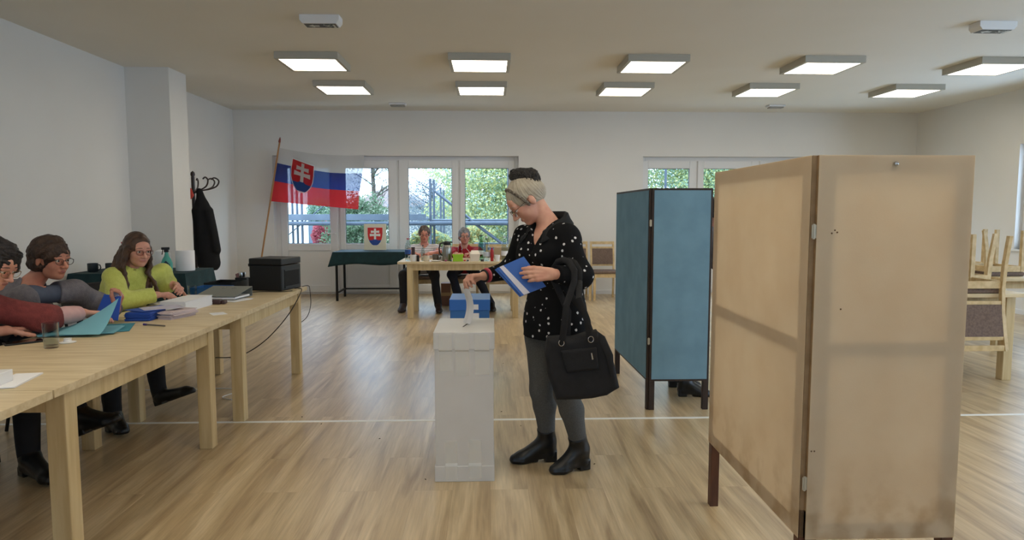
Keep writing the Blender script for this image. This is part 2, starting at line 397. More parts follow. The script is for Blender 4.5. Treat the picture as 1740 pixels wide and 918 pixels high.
def person(name, label, J, skin_c, lip_c=(150, 92, 84), brow_c=(90, 70, 55), h=.0045, group=None, hands=(), hand_side='LR', legs=True, head_kw={}, wd=1.0):
    root_loc = Vector(J['org'])
    tf = Vector(J['tf']).normalized()
    fl = (tf, .70)
    pel, wai, che, nb = (Vector(J[k]) for k in ('pel', 'wai', 'che', 'nb'))
    S = {}
    S['torso'] = [cap(pel, wai, .145 * wd, .115 * wd, fl), cap(wai, che, .115 * wd, .135 * wd, fl), cap(che, nb, .125 * wd, .05, fl), cap(J['shL'], J['shR'], .046)]
    rt = tf.cross(Vector((0, 0, 1))).normalized()
    for sx in (1, -1): S['torso'].append(ell(che + tf * .07 * wd + rt * sx * .07 - Vector((0, 0, .03)), (.06, .06, .06)))
    for sd in 'LR':
        S['arm' + sd] = [cap(J['sh' + sd], J['el' + sd], .047, .037), cap(J['el' + sd], J['wr' + sd], .038, .025)]
        if legs:
            S['leg' + sd] = [cap(J['hip' + sd], J['kn' + sd], .085, .054), cap(J['kn' + sd], J['an' + sd], .052, .034), cap(J['an' + sd] - Vector((0, 0, .015)), J['toe' + sd] - Vector((0, 0, .012)), .030, .015)]
    hd, W, R = head_solids(J['hc'], J['hf'], J['hu'], **head_kw)
    nk = cap(nb, W(0, -.032, -.055), .050, .045)
    body = un(S['torso'] + S['armL'] + S['armR'] + (S['legL'] + S['legR'] if legs else []) + [nk], .016)
    H = []
    for hf_, sd in zip(hands, hand_side):
        w_ = J['wr' + sd]; H.append(bnd(un(hf_, .0022), w_, .20))
    hd = bnd(hd, J['hc'], .165)
    full = un([body, hd] + H, .006)
    pts = [J[k] for k in J if k not in ('tf', 'hf', 'hu', 'org')] + [W(0, 0, .12), W(0, 0, -.12)]
    lo, hi = box_of(pts, .19)
    rr, ff, uu = frame(J['hf'], J['hu']); hc = np.array(tuple(J['hc'])); sc = head_kw.get('s', 1.0)
    def mi(C):
        q = (C - hc) @ R / sc
        lips = (np.abs(q[:, 2] + .0645 - (q[:, 0] / .02) ** 2 * .0045) < .006) & (np.abs(q[:, 0]) < .022 - np.abs(q[:, 2] + .0645) * 1.8) & (q[:, 1] > .08)
        return np.where(lips, 1, 0)
    sk = mat('skin ' + name + str(skin_c), skin_c, .5, spec=.35, noise=(tuple(int(c * .93) for c in skin_c[:1]) + tuple(int(c * .88) for c in skin_c[1:]), 18, 3), bump=.04, bscale=220)
    lp = mat('lips ' + str(lip_c), lip_c, .45); bw = mat('brow ' + str(brow_c), brow_c, .8)
    o = solid(name, full, lo, hi, h, [sk, lp, bw], None, root_loc, mi)
    setp(o, label, 'person', group)
    for sx in (1, -1):
        c = W(sx * .031, .0785, -.0005)
        e = MB().lathe([(0, -.0125), (.007, -.0105), (.0115, -.005), (.0125, 0), (.0115, .005), (.007, .0105), (0, .0125)], c, 14)
        f3 = Matrix((rr, uu, ff)).transposed(); e.mat(1)
        e.lathe([(0, .0128), (.0028, .0127), (.0058, .0116), (.0062, .0108)], c, 14, f3)
        e.make('eye', [M_EYE, M_IRIS], o, True, org=root_loc)
    for sx in (1, -1):
        pts_ = []
        for i in range(9):
            t = i / 8; x, z = sx * (.014 + .038 * t), .0238 + .0045 * math.sin(t * 2.0 + .5) - .004 * t; ys = np.linspace(.13, .03, 60)
            v = full(np.array([tuple(W(x, y, z)) for y in ys], dtype=np.float32)); k_ = int(np.argmax(v < 0)); pts_.append(W(x, ys[k_] + .0005, z))
        MB().tube(pts_, [.0016, .0024, .0027, .0027, .0026, .0024, .002, .0016, .0009], 6).make('eyebrow', bw, o, True, org=root_loc)
    return o, S, W, R, full

def garment(name, parent, f, m, lo, hi, h=.006, mi_fn=None):
    return solid(name, f, lo, hi, h, m, parent, tuple(parent.location), mi_fn)
M_LENS = glass_mat('spectacle lens', (250, 250, 250), .04)
def glasses(parent, W, m, lens=True, y=.103, wdt=.026, hgt=.019, r=.0016):
    org = tuple(parent.location); b = MB()
    for sx in (1, -1):
        ring = [W(sx * .033 + wdt * math.cos(t) * (1 if True else 1), y - abs(math.cos(t)) * .003, -.004 + hgt * math.sin(t) * (1 if math.sin(t) < 0 else .85)) for t in [2 * PI * i / 20 for i in range(21)]]
        b.tube(ring, r, 6, False)
        b.tube([W(sx * (.033 + wdt), y - .002, .004), W(sx * .079, .06, .006), W(sx * .08, -.005, .01), W(sx * .078, -.025, -.008)], r, 6)
    b.tube([W(-.008, y, .0), W(0, y + .003, .003), W(.008, y, .0)], r, 6)
    g = b.make('glasses', m, parent, True, org=org)
    l = MB()
    for sx in (1, -1):
        l.add([W(sx * .033 + wdt * math.cos(t), y - .0015, -.004 + hgt * math.sin(t) * (1 if math.sin(t) < 0 else .85)) for t in [2 * PI * i / 20 for i in range(20)]], [tuple(range(20))])
    l.make('lens', M_LENS, g, org=org)
    return g
def hair_mat(name, c1, c2, st=(90, 12, 12), scale=1.0):
    return mat(name, c1, .5, noise=(c2, 30 * scale, 6), bump=.5, bscale=110, spec=.3)
def short_hair(parent, W, R, m, hc, sc=1.0, thick=.02, cutz=.035, cuty=.045, vol=(0, 0, 0), curly=.004, nape=-.05, w=140, h=.004, seed=1):
    'mass of hair over the skull; the face is cut free'
    E_ = lambda c, d: ell(W(*c), tuple(q * sc for q in d), R)
    cap_ = un([E_((0, -.014, .03), (.073 + thick, .094 + thick, .086 + thick)), E_((0, -.05, -.03), (.06 + thick, .055 + thick, .05))] + ([E_(vol, (.06, .05, .045))] if any(vol) else []), .015)
    hc_ = np.array(tuple(hc), dtype=np.float32); r2 = np.array([[1, 0, 0], [0, 1, 0], [0, 0, 1]])
    face = E_((0, .12, -.055), (.066, .085, .105))
    f = minus(cap_, face, .01)
    f = inter(f, plane(W(0, 0, nape), -(W(0, 0, 1) - W(0, 0, 0))))
    for sx in (1, -1): f = minus(f, E_((sx * .1, .012, -.02), (.04, .03, .032)), .008)
    rs = np.random.RandomState(seed)
    g = folds(f, curly, w, seed); g2 = folds(g, curly * .6, w * 2.3, seed + 3)
    lo, hi = box_of([hc], .2)
    return solid('hair', g2, lo, hi, h, m, parent, tuple(parent.location))
def boots(parent, J, m, sides='LR', hgt=.14, heel=.05, name='boot', soles=None, rad=.048, h=.005):
    for sd in sides:
        an, toe, hl = Vector(J['an' + sd]), Vector(J['toe' + sd]), Vector(J['heel' + sd])
        d = (toe - hl).normalized(); kn = Vector(J['kn' + sd]); up = (kn - an).normalized(); rt = d.cross(Vector(J.get('sup' + sd, (0, 0, 1)))).normalized(); up2 = rt.cross(d).normalized()
        ball = toe - d * .06
        fs = [cap(an + up * hgt * .55, an + up * .0, rad, rad * .92), cap(an, hl + d * .035 + up2 * .055, rad * .9, .036), cap(an - up2 * .015 + d * .03, ball + up2 * .03, .042, .032, (rt, 1.12)),
              cap(ball + up2 * .026, toe - d * .015 + up2 * .022, .032, .024, (rt, 1.25)), cap(hl + d * .04 + up2 * .04, ball + up2 * .026, .034, .03)]
        f = inter(un(fs, .01), plane(an + up * hgt * .5, up))
        f = hard(inter(f, plane(hl - up2 * .0 + up2 * (heel * .35), -up2)), rbox(hl + d * .035 + up2 * (heel * .5 + .004), (.033, .036, heel * .5 + .003), .006, np.array([[d.x, rt.x, up2.x], [d.y, rt.y, up2.y], [d.z, rt.z, up2.z]], dtype=np.float32)),
                 inter(infl(un(fs[2:], .01), .002), plane(hl + up2 * .022, up2), plane(hl + up2 * .002, -up2), plane(hl + d * .11, -d)))
        lo, hi = box_of([an + up * hgt, toe, hl], .09)
        solid(name, f, lo, hi, h, m, parent, tuple(parent.location))
# ---------------------------------------------------------------- the room
XL, XR, YB, YF, ZC = -4.27, 7.36, 11.68, -3.2, 3.11
def struct(name, mb, m, bevel=0): return setp(mb.make(name, m, None, bevel=bevel), kind='structure')
# floor: oak planks running towards the windows
fm = bpy.data.materials.new('oak laminate floor'); fm.use_nodes = True; N = fm.node_tree.nodes; L = fm.node_tree.links; bs = N['Principled BSDF']
tc = N.new('ShaderNodeTexCoord'); sx = N.new('ShaderNodeSeparateXYZ'); cx = N.new('ShaderNodeCombineXYZ'); L.new(tc.outputs['Object'], sx.inputs[0]); L.new(sx.outputs['Y'], cx.inputs['X']); L.new(sx.outputs['X'], cx.inputs['Y'])
br = N.new('ShaderNodeTexBrick'); br.offset = .37; br.inputs['Scale'].default_value = 1; br.inputs['Brick Width'].default_value = 1.29; br.inputs['Row Height'].default_value = .193
br.inputs['Mortar Size'].default_value = .0006; br.inputs['Mortar Smooth'].default_value = .1; br.inputs['Bias'].default_value = 0
br.inputs['Color1'].default_value = (0, 0, 0, 1); br.inputs['Color2'].default_value = (1, 1, 1, 1); br.inputs['Mortar'].default_value = (.5, .5, .5, 1); L.new(cx.outputs[0], br.inputs['Vector'])
# each plank shifts the grain
ad = N.new('ShaderNodeVectorMath'); ad.operation = 'MULTIPLY_ADD'; ad.inputs[1].default_value = (.6, 1.3, .3); L.new(br.outputs['Color'], ad.inputs[0]); L.new(tc.outputs['Object'], ad.inputs[2])
mp = N.new('ShaderNodeMapping'); mp.inputs['Scale'].default_value = (8, .7, 1); L.new(ad.outputs[0], mp.inputs['Vector'])
n1 = N.new('ShaderNodeTexNoise'); n1.inputs['Scale'].default_value = 1.2; n1.inputs['Detail'].default_value = 5; n1.inputs['Distortion'].default_value = 1.1; L.new(mp.outputs[0], n1.inputs['Vector'])
mp2 = N.new('ShaderNodeMapping'); mp2.inputs['Scale'].default_value = (60, 3, 1); L.new(ad.outputs[0], mp2.inputs['Vector'])
n2 = N.new('ShaderNodeTexNoise'); n2.inputs['Scale'].default_value = 1.5; n2.inputs['Detail'].default_value = 6; L.new(mp2.outputs[0], n2.inputs['Vector'])
r1 = N.new('ShaderNodeValToRGB'); e = r1.color_ramp.elements; e[0].position = .27; e[0].color = (*lin((150, 125, 93)), 1); e[1].position = .72; e[1].color = (*lin((208, 187, 151)), 1)
e2 = r1.color_ramp.elements.new(.48); e2.color = (*lin((184, 161, 124)), 1); L.new(n1.outputs['Fac'], r1.inputs['Fac'])
r2 = N.new('ShaderNodeMapRange'); r2.inputs['From Min'].default_value = .3; r2.inputs['From Max'].default_value = .7; r2.inputs['To Min'].default_value = .86; r2.inputs['To Max'].default_value = 1.08; L.new(n2.outputs['Fac'], r2.inputs['Value'])
r3 = N.new('ShaderNodeMapRange'); r3.inputs['To Min'].default_value = .97; r3.inputs['To Max'].default_value = 1.02; L.new(br.outputs['Color'], r3.inputs['Value'])
mu = N.new('ShaderNodeMath'); mu.operation = 'MULTIPLY'; L.new(r2.outputs[0], mu.inputs[0]); L.new(r3.outputs[0], mu.inputs[1])
vm = N.new('ShaderNodeVectorMath'); vm.operation = 'SCALE'; L.new(r1.outputs['Color'], vm.inputs[0]); L.new(mu.outputs[0], vm.inputs['Scale'])
mm = N.new('ShaderNodeMix'); mm.data_type = 'RGBA'; mm.inputs['B'].default_value = (*lin((160, 138, 108)), 1); L.new(br.outputs['Fac'], mm.inputs['Factor']); L.new(vm.outputs[0], mm.inputs['A']); L.new(mm.outputs['Result'], bs.inputs['Base Color'])
bs.inputs['Roughness'].default_value = .31; bs.inputs['Specular IOR Level'].default_value = .5
bp = N.new('ShaderNodeBump'); bp.inputs['Strength'].default_value = .12; bp.inputs['Distance'].default_value = .004; L.new(n2.outputs['Fac'], bp.inputs['Height']); L.new(bp.outputs[0], bs.inputs['Normal'])
struct('floor', B(XL - .3, XR + .3, YF - .3, YB + .4, -.12, 0), fm)
struct('ceiling', B(XL - .3, XR + .3, YF - .3, YB + .4, ZC, ZC + .2), M_CEIL)
struct('wall_left', B(XL - .3, XL, YF - .3, YB + .4, 0, ZC), M_WALL)
FW = [(-2.9, -1.5), (1.2, 2.6)]
b = MB(); xs_ = [XL] + [v for w in FW for v in w] + [XR]
for i in range(0, 6, 2): b.box(xs_[i], xs_[i + 1], YF - .3, YF, 0, ZC)
for x0, x1 in FW: b.box(x0, x1, YF - .3, YF, 0, .9); b.box(x0, x1, YF - .3, YF, 2.5, ZC)
struct('wall_front', b, M_WALL)
struct('column', B(XL - .01, -3.76, 8.30, 8.76, 0, ZC), M_WALL)
WZ = 2.36
W1 = (-3.64, .49); W2 = (2.62, 6.75)
b = MB(); 
for x0, x1 in ((XL - .3, W1[0]), (W1[1], W2[0]), (W2[1], XR + .3)): b.box(x0, x1, YB, YB + .4, 0, ZC)
for x0, x1 in (W1, W2): b.box(x0, x1, YB, YB + .4, WZ, ZC)
struct('wall_back', b, M_WALL)
RW = [(7.2, 9.35), (-.6, 5.9)]
b = MB(); ys = [YF - .3] + [v for w in sorted(RW) for v in w] + [YB + .4]
for i in range(0, 6, 2): b.box(XR, XR + .3, ys[i], ys[i + 1], 0, ZC)
for y0, y1 in RW: b.box(XR, XR + .3, y0, y1, 0, .9); b.box(XR, XR + .3, y0, y1, 2.36, ZC)
struct('wall_right', b, M_WALL)
bb = MB()
for x0, x1 in ((XL, W1[0]), (W1[1], W2[0]), (W2[1], XR)): bb.box(x0, x1, YB - .014, YB, 0, .07)
struct('baseboard_back', bb, M_PVC, .003)
struct('baseboard_left', MB().box(XL, XL + .014, YF, 8.3, 0, .07).box(XL, XL + .014, 8.76, YB, 0, .07).box(XL, -3.746, 8.286, 8.3, 0, .07).box(-3.76, -3.746, 8.3, 8.77, 0, .07), M_PVC, .003)
struct('baseboard_right', B(XR - .014, XR, YF, YB, 0, .07), M_PVC, .003)
struct('trim_1', MB().prism([(-.018, 0), (.018, 0), (.012, .003), (-.012, .003)], XL, XR, Matrix.Rotation(-PI / 2, 4, 'Z')), mat('white floor profile', (226, 226, 222), .5)).location = (0, 4.575, 0)
M_SEAL = mat('grey seal', (70, 72, 76), .6)
def leaf(root, x0, x1, y, glz, name='sash', solid_below=None, gm=.105, gg=None):
    'one glazed sash with a plastic frame, its glass and maybe a solid lower panel'
    zt, zb = WZ - .065, .035
    g0, g1 = gg or (x0 + gm, x1 - gm); gt, gb = glz
    m = MB(); yy0, yy1 = y - .045, y + .03
    m.box(x0, g0, yy0, yy1, zb, zt); m.box(g1, x1, yy0, yy1, zb, zt); m.box(g0, g1, yy0, yy1, gt, zt); m.box(g0, g1, yy0, yy1, gb - .12, gb)
    if solid_below: m.box(g0, g1, yy0, yy1, zb, zb + .12); m.box(g0, g1, yy0 + .02, yy1 - .02, zb + .1, gb - .1)
    s = m.make(name, M_PVC, root, bevel=.006)
    MB().box(g0, g1, y - .012, y + .008, gb, gt).make('glass_pane', M_PANE, s)
    q = MB(); w = .008
    for a in ((g0, g0 + w, gb, gt), (g1 - w, g1, gb, gt), (g0, g1, gt - w, gt), (g0, g1, gb, gb + w)): q.box(a[0], a[1], y - .02, y - .013, a[2], a[3])
    q.make('seal', M_SEAL, s)
    return s
YW = YB + .19
def outer_frame(root, x0, x1, mull):
    m = MB().box(x0, x0 + .07, YW - .03, YW + .05, 0, WZ).box(x1 - .07, x1, YW - .03, YW + .05, 0, WZ).box(x0 + .07, x1 - .07, YW - .03, YW + .05, WZ - .07, WZ).box(x0 + .07, x1 - .07, YW - .03, YW + .05, 0, .04)
    for q in mull: m.box(q - .035, q + .035, YW - .028, YW + .05, .04, WZ - .07)
    m.make('window_frame', M_PVC, root, bevel=.005)
w1 = setp(thing('window_1', None, None), kind='structure')
mul = [-2.58, -1.57, -.53]
k = 1.0163  # the sashes stand 0.19 m behind the wall face
xs = [-3.58] + [m for m in mul] + [.45]
outer_frame(w1, W1[0], W1[1], mul)
GL = [(-3.45, -2.73), (-2.47, -1.73), (-1.39, -.645), (-.425, .325)]
for i in range(4):
    a, c = GL[i]; gm = min(.12, a - xs[i] - .0); 
    x0 = xs[i] + .02; x1 = xs[i + 1] - .02
    s = leaf(w1, x0, x1, YW - .01, (2.165, .875 if i < 2 else .55), solid_below=True, gg=(a, c))
hd = MB().box(-2.655, -2.625, YW - .07, YW - .055, .94, 1.17).tube([(-2.64, YW - .06, 1.05), (-2.64, YW - .11, 1.05), (-2.76, YW - .115, 1.05)], .010, 8).tube([(-2.64, YW - .075, .97), (-2.64, YW - .055, .97)], .012, 10)
setp(hd.make('window_handle', M_PVC, w1, True), None)
w2 = setp(thing('window_2', None, None), kind='structure')
outer_frame(w2, W2[0], W2[1], [3.58, 4.68, 5.72])
for a, c in ((2.74, 3.46), (3.71, 4.55), (4.80, 5.60), (5.84, 6.62)): leaf(w2, a - .105, c + .105, YW - .01, (2.165, .6), solid_below=True)
for n_, (y0, y1) in enumerate(RW):
    w = setp(thing('window_%d' % (3 + n_), None, None), kind='structure'); m = MB()
    X0, X1 = XR + .1, XR + .17; ym = (y0 + y1) / 2
    for a in ((y0, y0 + .07, .9, 2.36), (y1 - .07, y1, .9, 2.36), (ym - .05, ym + .05, .97, 2.29), (y0, y1, .9, .97), (y0, y1, 2.29, 2.36)): m.box(X0, X1, a[0], a[1], a[2], a[3])
    m.make('window_frame', M_PVC, w, bevel=.005)
    MB().box(X0 + .03, X0 + .04, y0 + .07, ym - .05, .97, 2.29).make('glass_pane', M_PANE, w); MB().box(X0 + .03, X0 + .04, ym + .05, y1 - .07, .97, 2.29).make('glass_pane', M_PANE, w)
    MB().box(XR - .03, XR + .1, y0 - .03, y1 + .03, .87, .9).make('window_sill', M_PVC, w, bevel=.004)

for n_, (x0, x1) in enumerate(FW):
    w = setp(thing('window_%d' % (5 + n_), None, None), kind='structure'); m = MB(); Y0, Y1 = YF - .17, YF - .1; xm = (x0 + x1) / 2
    for a in ((x0, x0 + .07, .9, 2.5), (x1 - .07, x1, .9, 2.5), (xm - .05, xm + .05, .97, 2.43), (x0, x1, .9, .97), (x0, x1, 2.43, 2.5)): m.box(a[0], a[1], Y0, Y1, a[2], a[3])
    m.make('window_frame', M_PVC, w, bevel=.005)
    MB().box(x0 + .07, xm - .05, Y0 + .03, Y0 + .04, .97, 2.43).make('glass_pane', M_PANE, w); MB().box(xm + .05, x1 - .07, Y0 + .03, Y0 + .04, .97, 2.43).make('glass_pane', M_PANE, w)
# portals only guide the sky light through the openings
def portal(loc, rot, sx_, sy_):
    ld = bpy.data.lights.new('daylight_portal', 'AREA'); ld.shape = 'RECTANGLE'; ld.size = sx_; ld.size_y = sy_; ld.cycles.is_portal = True
    o = bpy.data.objects.new('daylight_portal', ld); COL.objects.link(o); o.location = loc; o.rotation_euler = rot
for x0, x1 in (W1, W2): portal(((x0 + x1) / 2, YB + .02, 1.35), (-PI / 2, 0, 0), x1 - x0, 2.0)
for y0, y1 in RW: portal((XR + .02, (y0 + y1) / 2, 1.63), (0, PI / 2, 0), 1.5, y1 - y0)
for x0, x1 in FW: portal(((x0 + x1) / 2, YF - .02, 1.5), (PI / 2, 0, 0), x1 - x0, 2.0)

# ---------------------------------------------------------------- ceiling lamps
M_LED = mat('lit diffuser', (255, 255, 255), .5, emit=((255, 243, 222), LED)); M_FR = mat('lamp frame', (178, 174, 162), .5)
def led():
    r = thing('ceiling_light', 'square white surface-mounted ceiling light', 'ceiling light', group='square ceiling lights')
    s = .335; i = .298
    m = MB().box(-s, s, -s, -i, -.075, 0).box(-s, s, i, s, -.075, 0).box(-s, -i, -i, i, -.075, 0).box(i, s, -i, i, -.075, 0)
    m.make('lamp_frame', M_FR, r, bevel=.002); MB().box(-i, i, -i, i, -.071, -.045).make('diffuser', M_LED, r)
    return r
LX = [-1.94, -.105, 1.83, 3.76, 5.72]
words = ['second from the left', 'middle one', 'second from the right', 'rightmost']
base_led = led()
for j, y in enumerate((7.79, 9.38)):
    for i, x in enumerate(LX):
        o = base_led if (i == 0 and j == 0) else dup(base_led)
        o.location = (x, y, ZC)
        pos = ['leftmost', 'second from left', 'third from left', 'fourth from left', 'rightmost'][i]
        o['label'] = 'lit square ceiling light, %s in the %s row' % (pos, 'nearer' if j == 0 else 'farther')
# the lamp grid carries on over the near half of the room
for j, y in enumerate((3.0, 1.4)):
    for i, x in enumerate(LX):
        o = dup(base_led); o.location = (x, y, ZC); o['label'] = 'lit square ceiling light over the %s, %s of its row' % ('ballot box and screens' if j == 0 else 'viewer', ['leftmost', 'second from left', 'third from left', 'fourth from left', 'rightmost'][i]); o['group'] = 'ceiling lights above the frame'
def exit_unit(x, y, label):
    r = thing('emergency_light', label, 'emergency light', (x, y, ZC))
    MB().prism([(-.17, 0), (.17, 0), (.17, -.045), (.145, -.075), (-.145, -.075), (-.17, -.045)], -.075, .075).make('housing', M_WHITE, r, bevel=.003)
    s = MB().box(-.135, .135, -.058, .058, -.078, -.0755).make('sign', mat('dark exit sign', (38, 46, 42), .4), r)
    p = MB(); z0, z1 = -.0795, -.0778
    p.add([(-.11, 0, z0), (-.06, -.045, z0), (-.06, -.018, z0), (-.015, -.018, z0), (-.015, .018, z0), (-.06, .018, z0), (-.06, .045, z0)], [tuple(range(7))])
    p.lathe([(0, z0), (.012, z0)], (.075, .038, 0), 10)
    for a, c, w in (((.07, .024), (.06, -.012), .02), ((.06, -.012), (.09, -.046), .011), ((.06, -.012), (.03, -.03), .011), ((.03, -.03), (.035, -.05), .01), ((.07, .02), (.035, .012), .009), ((.07, .02), (.1, -.002), .009)):
        a, c = Vector((*a, z0)), Vector((*c, z0)); d = (c - a).normalized(); n = Vector((-d.y, d.x, 0)) * w / 2; p.add([a - n, c - n, c + n, a + n], [(0, 1, 2, 3)])
    p.add([(.105, -.05, z0), (.125, -.05, z0), (.125, .05, z0), (.105, .05, z0)], [(0, 1, 2, 3)])
    p.make('pictogram', mat('sign white', (200, 205, 200), .5), s)
exit_unit(-1.46, 6.15, 'white emergency light with dark exit pictogram, on the left of the ceiling')
exit_unit(4.52, 6.15, 'white emergency light at the upper right of the ceiling')
for x, t in ((-1.43, 'left'), (4.55, 'right')):
    r = thing('ceiling_vent', 'small pale ceiling fitting near the back wall, the %s of two' % t, 'ceiling fitting', (x, 10.9, ZC))
    MB().box(-.13, .13, -.08, .08, -.03, 0).make('housing', M_WHITE, r, bevel=.006); MB().box(-.11, .11, -.06, .06, -.05, -.03).make('cover', mat('grey cover', (150, 146, 138), .6), r, bevel=.004)

# ---------------------------------------------------------------- tables
def table(label, loc, rz, Ln, Wd, H=.75, lw=.078, inset=(.10, .02), topm=None, group=None, ov=0):
    r = thing('table', label, 'table', loc, rz, group); a, c = Ln / 2, Wd / 2
    MB().box(-a, a, -c, c, H - .032, H).make('tabletop', topm or M_WOODT, r, bevel=.0015)
    lx, ly, lf = a - inset[0], c - inset[1], a - inset[-1] if len(inset) > 2 else a - inset[0]
    t = MB(); z0, z1 = H - .032 - .085, H - .032; q = .022
    t.box(-lx + lw, lf - lw, -ly + .008, -ly + .008 + q, z0, z1).box(-lx + lw, lf - lw, ly - .008 - q, ly - .008, z0, z1)
    t.box(-lx + .008, -lx + .008 + q, -ly + lw, ly - lw, z0, z1).box(lf - .008 - q, lf - .008, -ly + lw, ly - lw, z0, z1)
    t.make('apron', M_LEG, r, bevel=.002)
    for sx_ in (-1, 1):
        for sy in (-1, 1): MB().box(*(sorted((-lx, -lx + lw)) if sx_ < 0 else (lf - lw, lf)), *sorted((sy * ly, sy * (ly - lw))), 0, H - .032).make('leg', M_LEG, r, bevel=.004)
    return r
TXC = -2.05; TW = .81
table('long pale oak table at the left edge, cut off by the frame', (TXC, 1.675, 0), PI / 2, 1.8, TW, inset=(.52, .02))
table('pale oak table in front of the seated women on the left', (TXC, 3.485, 0), PI / 2, 1.8, TW, inset=(.09, .02, .26))
table('pale oak table carrying the black printer', (TXC, 5.28, 0), PI / 2, 1.78, TW, inset=(.19, .02, .14))
table('pale oak table where the two women sit by the window', (-.36, 9.43, 0), 0, 1.72, .8, H=.76, inset=(.12, .03), topm=M_WOODX)
# green covered table under the window
r = thing('side_table', 'narrow table with dark green cloth under the window', 'table', (-1.9, 11.2, 0))
for sx_ in (-1, 1):
    for sy in (-1, 1): MB().box(sx_ * .535 - .017, sx_ * .535 + .017, sy * .29 - .017, sy * .29 + .017, 0, .755).make('leg', M_BLACKM, r)
MB().box(-.535, .535, .275, .3, .12, .145).box(-.548, -.522, -.29, .29, .12, .145).box(.522, .548, -.29, .29, .12, .145).make('stretcher', M_BLACKM, r)
MB().box(-.57, .57, -.33, .33, .755, .78).make('tabletop', M_WOODX, r)
def cloth(name, label, c, hx, hy, z, drop, seed=0, m=None, flare=.03, drops=(1, 1, 1, 1)):
    rs = random.Random(seed); n = 14; ring = []
    for i in range(n): ring.append((-hx + 2 * hx * i / n, -hy, 0))
    for i in range(n): ring.append((hx, -hy + 2 * hy * i / n, 1))
    for i in range(n): ring.append((hx - 2 * hx * i / n, hy, 2))
    for i in range(n): ring.append((-hx, hy - 2 * hy * i / n, 3))
    k = len(ring); vs = []; ph = [rs.random() * 6 for _ in range(4)]
    levels = [0, .004, .03, .1, .2, .35, .55, .78, 1]
    for li, lv in enumerate(levels):
        for i, (x, y, s_) in enumerate(ring):
            cx_ = (i % n) == 0; nx, ny = [(0, -1), (1, 0), (0, 1), (-1, 0)][s_]
            if cx_: px_, py_ = [(-.7, -.7), (.7, -.7), (.7, .7), (-.7, .7)][s_]; nx, ny = px_, py_
            wv = .5 + .5 * math.sin(i * 1.1 + ph[s_]); o = (.006 if li else 0) + lv * (flare * (.4 + wv) + (.05 if cx_ else 0))
            dz = lv * drop * drops[s_] * (1 + .06 * math.sin(i * .7 + ph[0])) + (.02 * lv if cx_ else 0)
            vs.append((c[0] + x + nx * o, c[1] + y + ny * o, z - dz))
    fs = [(l * k + i, l * k + (i + 1) % k, (l + 1) * k + (i + 1) % k, (l + 1) * k + i) for l in range(len(levels) - 1) for i in range(k)]
    fs.append(tuple(range(k)))
    o = mesh_obj(name, vs, fs, m or M_TEAL, None, True, org=(c[0], c[1], z)); o.data.set_sharp_from_angle(angle=math.radians(50))
    sm = o.modifiers.new('t', 'SOLIDIFY'); sm.thickness = .003; sm.offset = 1
    return setp(o, label, 'tablecloth')
cloth('tablecloth', 'dark green cloth draped over the table under the window', (-1.9, 11.2), .58, .34, .786, .2, 3, flare=.03)
# cloth-covered table against the left wall
r = thing('side_table', 'green covered table between the left wall and the seated women', 'table', (-3.62, 7.25, 0), .0)
for sx_ in (-1, 1):
    for sy in (-1, 1): MB().box(sx_ * .51 - .02, sx_ * .51 + .02, sy * .3 - .02, sy * .3 + .02, 0, .775).make('leg', M_BLACKM, r)
MB().box(-.56, .56, -.34, .34, .775, .8).make('tabletop', M_WOODX, r)
cloth('tablecloth', 'dark green cloth on the table by the left wall', (-3.62, 7.25), .57, .35, .806, .32, 8, flare=.02)

# ---------------------------------------------------------------- chairs
def chair(label, loc, rz, group=None):
    r = thing('dining_chair', label, 'chair', loc, rz, group)   # faces -y
    sd_ = []
    for sx_ in (-1, 1):
        MB().prism([(sx_ * .185 - .018, 0), (sx_ * .185 + .018, 0), (sx_ * .185 + .02, .43), (sx_ * .185 - .02, .43)], -.20, -.163).make('leg', M_CHW, r, bevel=.003)
        m = MB(); pts = [(.235, 0), (.2, .22), (.185, .43), (.2, .62), (.235, .8), (.265, .93)]; x0, x1 = sx_ * .185 - .014, sx_ * .185 + .014
        for (y0, z0), (y1, z1) in zip(pts, pts[1:]):
            m.hexa([(x0, y0 - .018, z0), (x1, y0 - .018, z0), (x1, y0 + .018, z0), (x0, y0 + .018, z0)], [(x0, y1 - .018, z1), (x1, y1 - .018, z1), (x1, y1 + .018, z1), (x0, y1 + .018, z1)])
        bmx = m.make('leg', M_CHW, r); 
    fr = MB().box(-.17, .17, -.195, -.173, .37, .43).box(-.17, .17, .17, .19, .37, .43).box(-.2, -.18, -.165, .18, .37, .43).box(.18, .2, -.165, .18, .37, .43)
    fr.make('seat_frame', M_CHW, r, bevel=.002)
    s = MB().box(-.205, .205, -.215, .165, .432, .475).make('seat', M_FAB, r, bevel=.018, seg=3)
    for a_ in ((.245, .272, .885, .93), (.231, .255, .815, .845), (.184, .206, .53, .56)): MB().box(-.171, .171, *a_).make('back_rail', M_CHW, r, bevel=.003)
    g = []
    for z in (.56, .62, .7, .76, .815): 
        y = .2 + (z - .62) * .19 if z > .6 else .194; g.append([Vector((x, y + .017, z)) for x in (-.171, -.06, .06, .171)])
    MB().sheet(g, .036, (0, 1, 0)).make('backrest', M_FAB, r, True)
    return r
ch0 = chair('pale wooden chair with brown backrest by the back wall, beside the blue screen', (1.86, 11.0, 0), 0)
dup_at(ch0, (1.42, 11.02, 0), (0, 0, 0), 'pale wooden chair by the back wall, half hidden behind the standing woman')
dup_at(ch0, (.15, 10.05, 0), (0, 0, .05), 'empty wooden chair behind the right end of the window table')
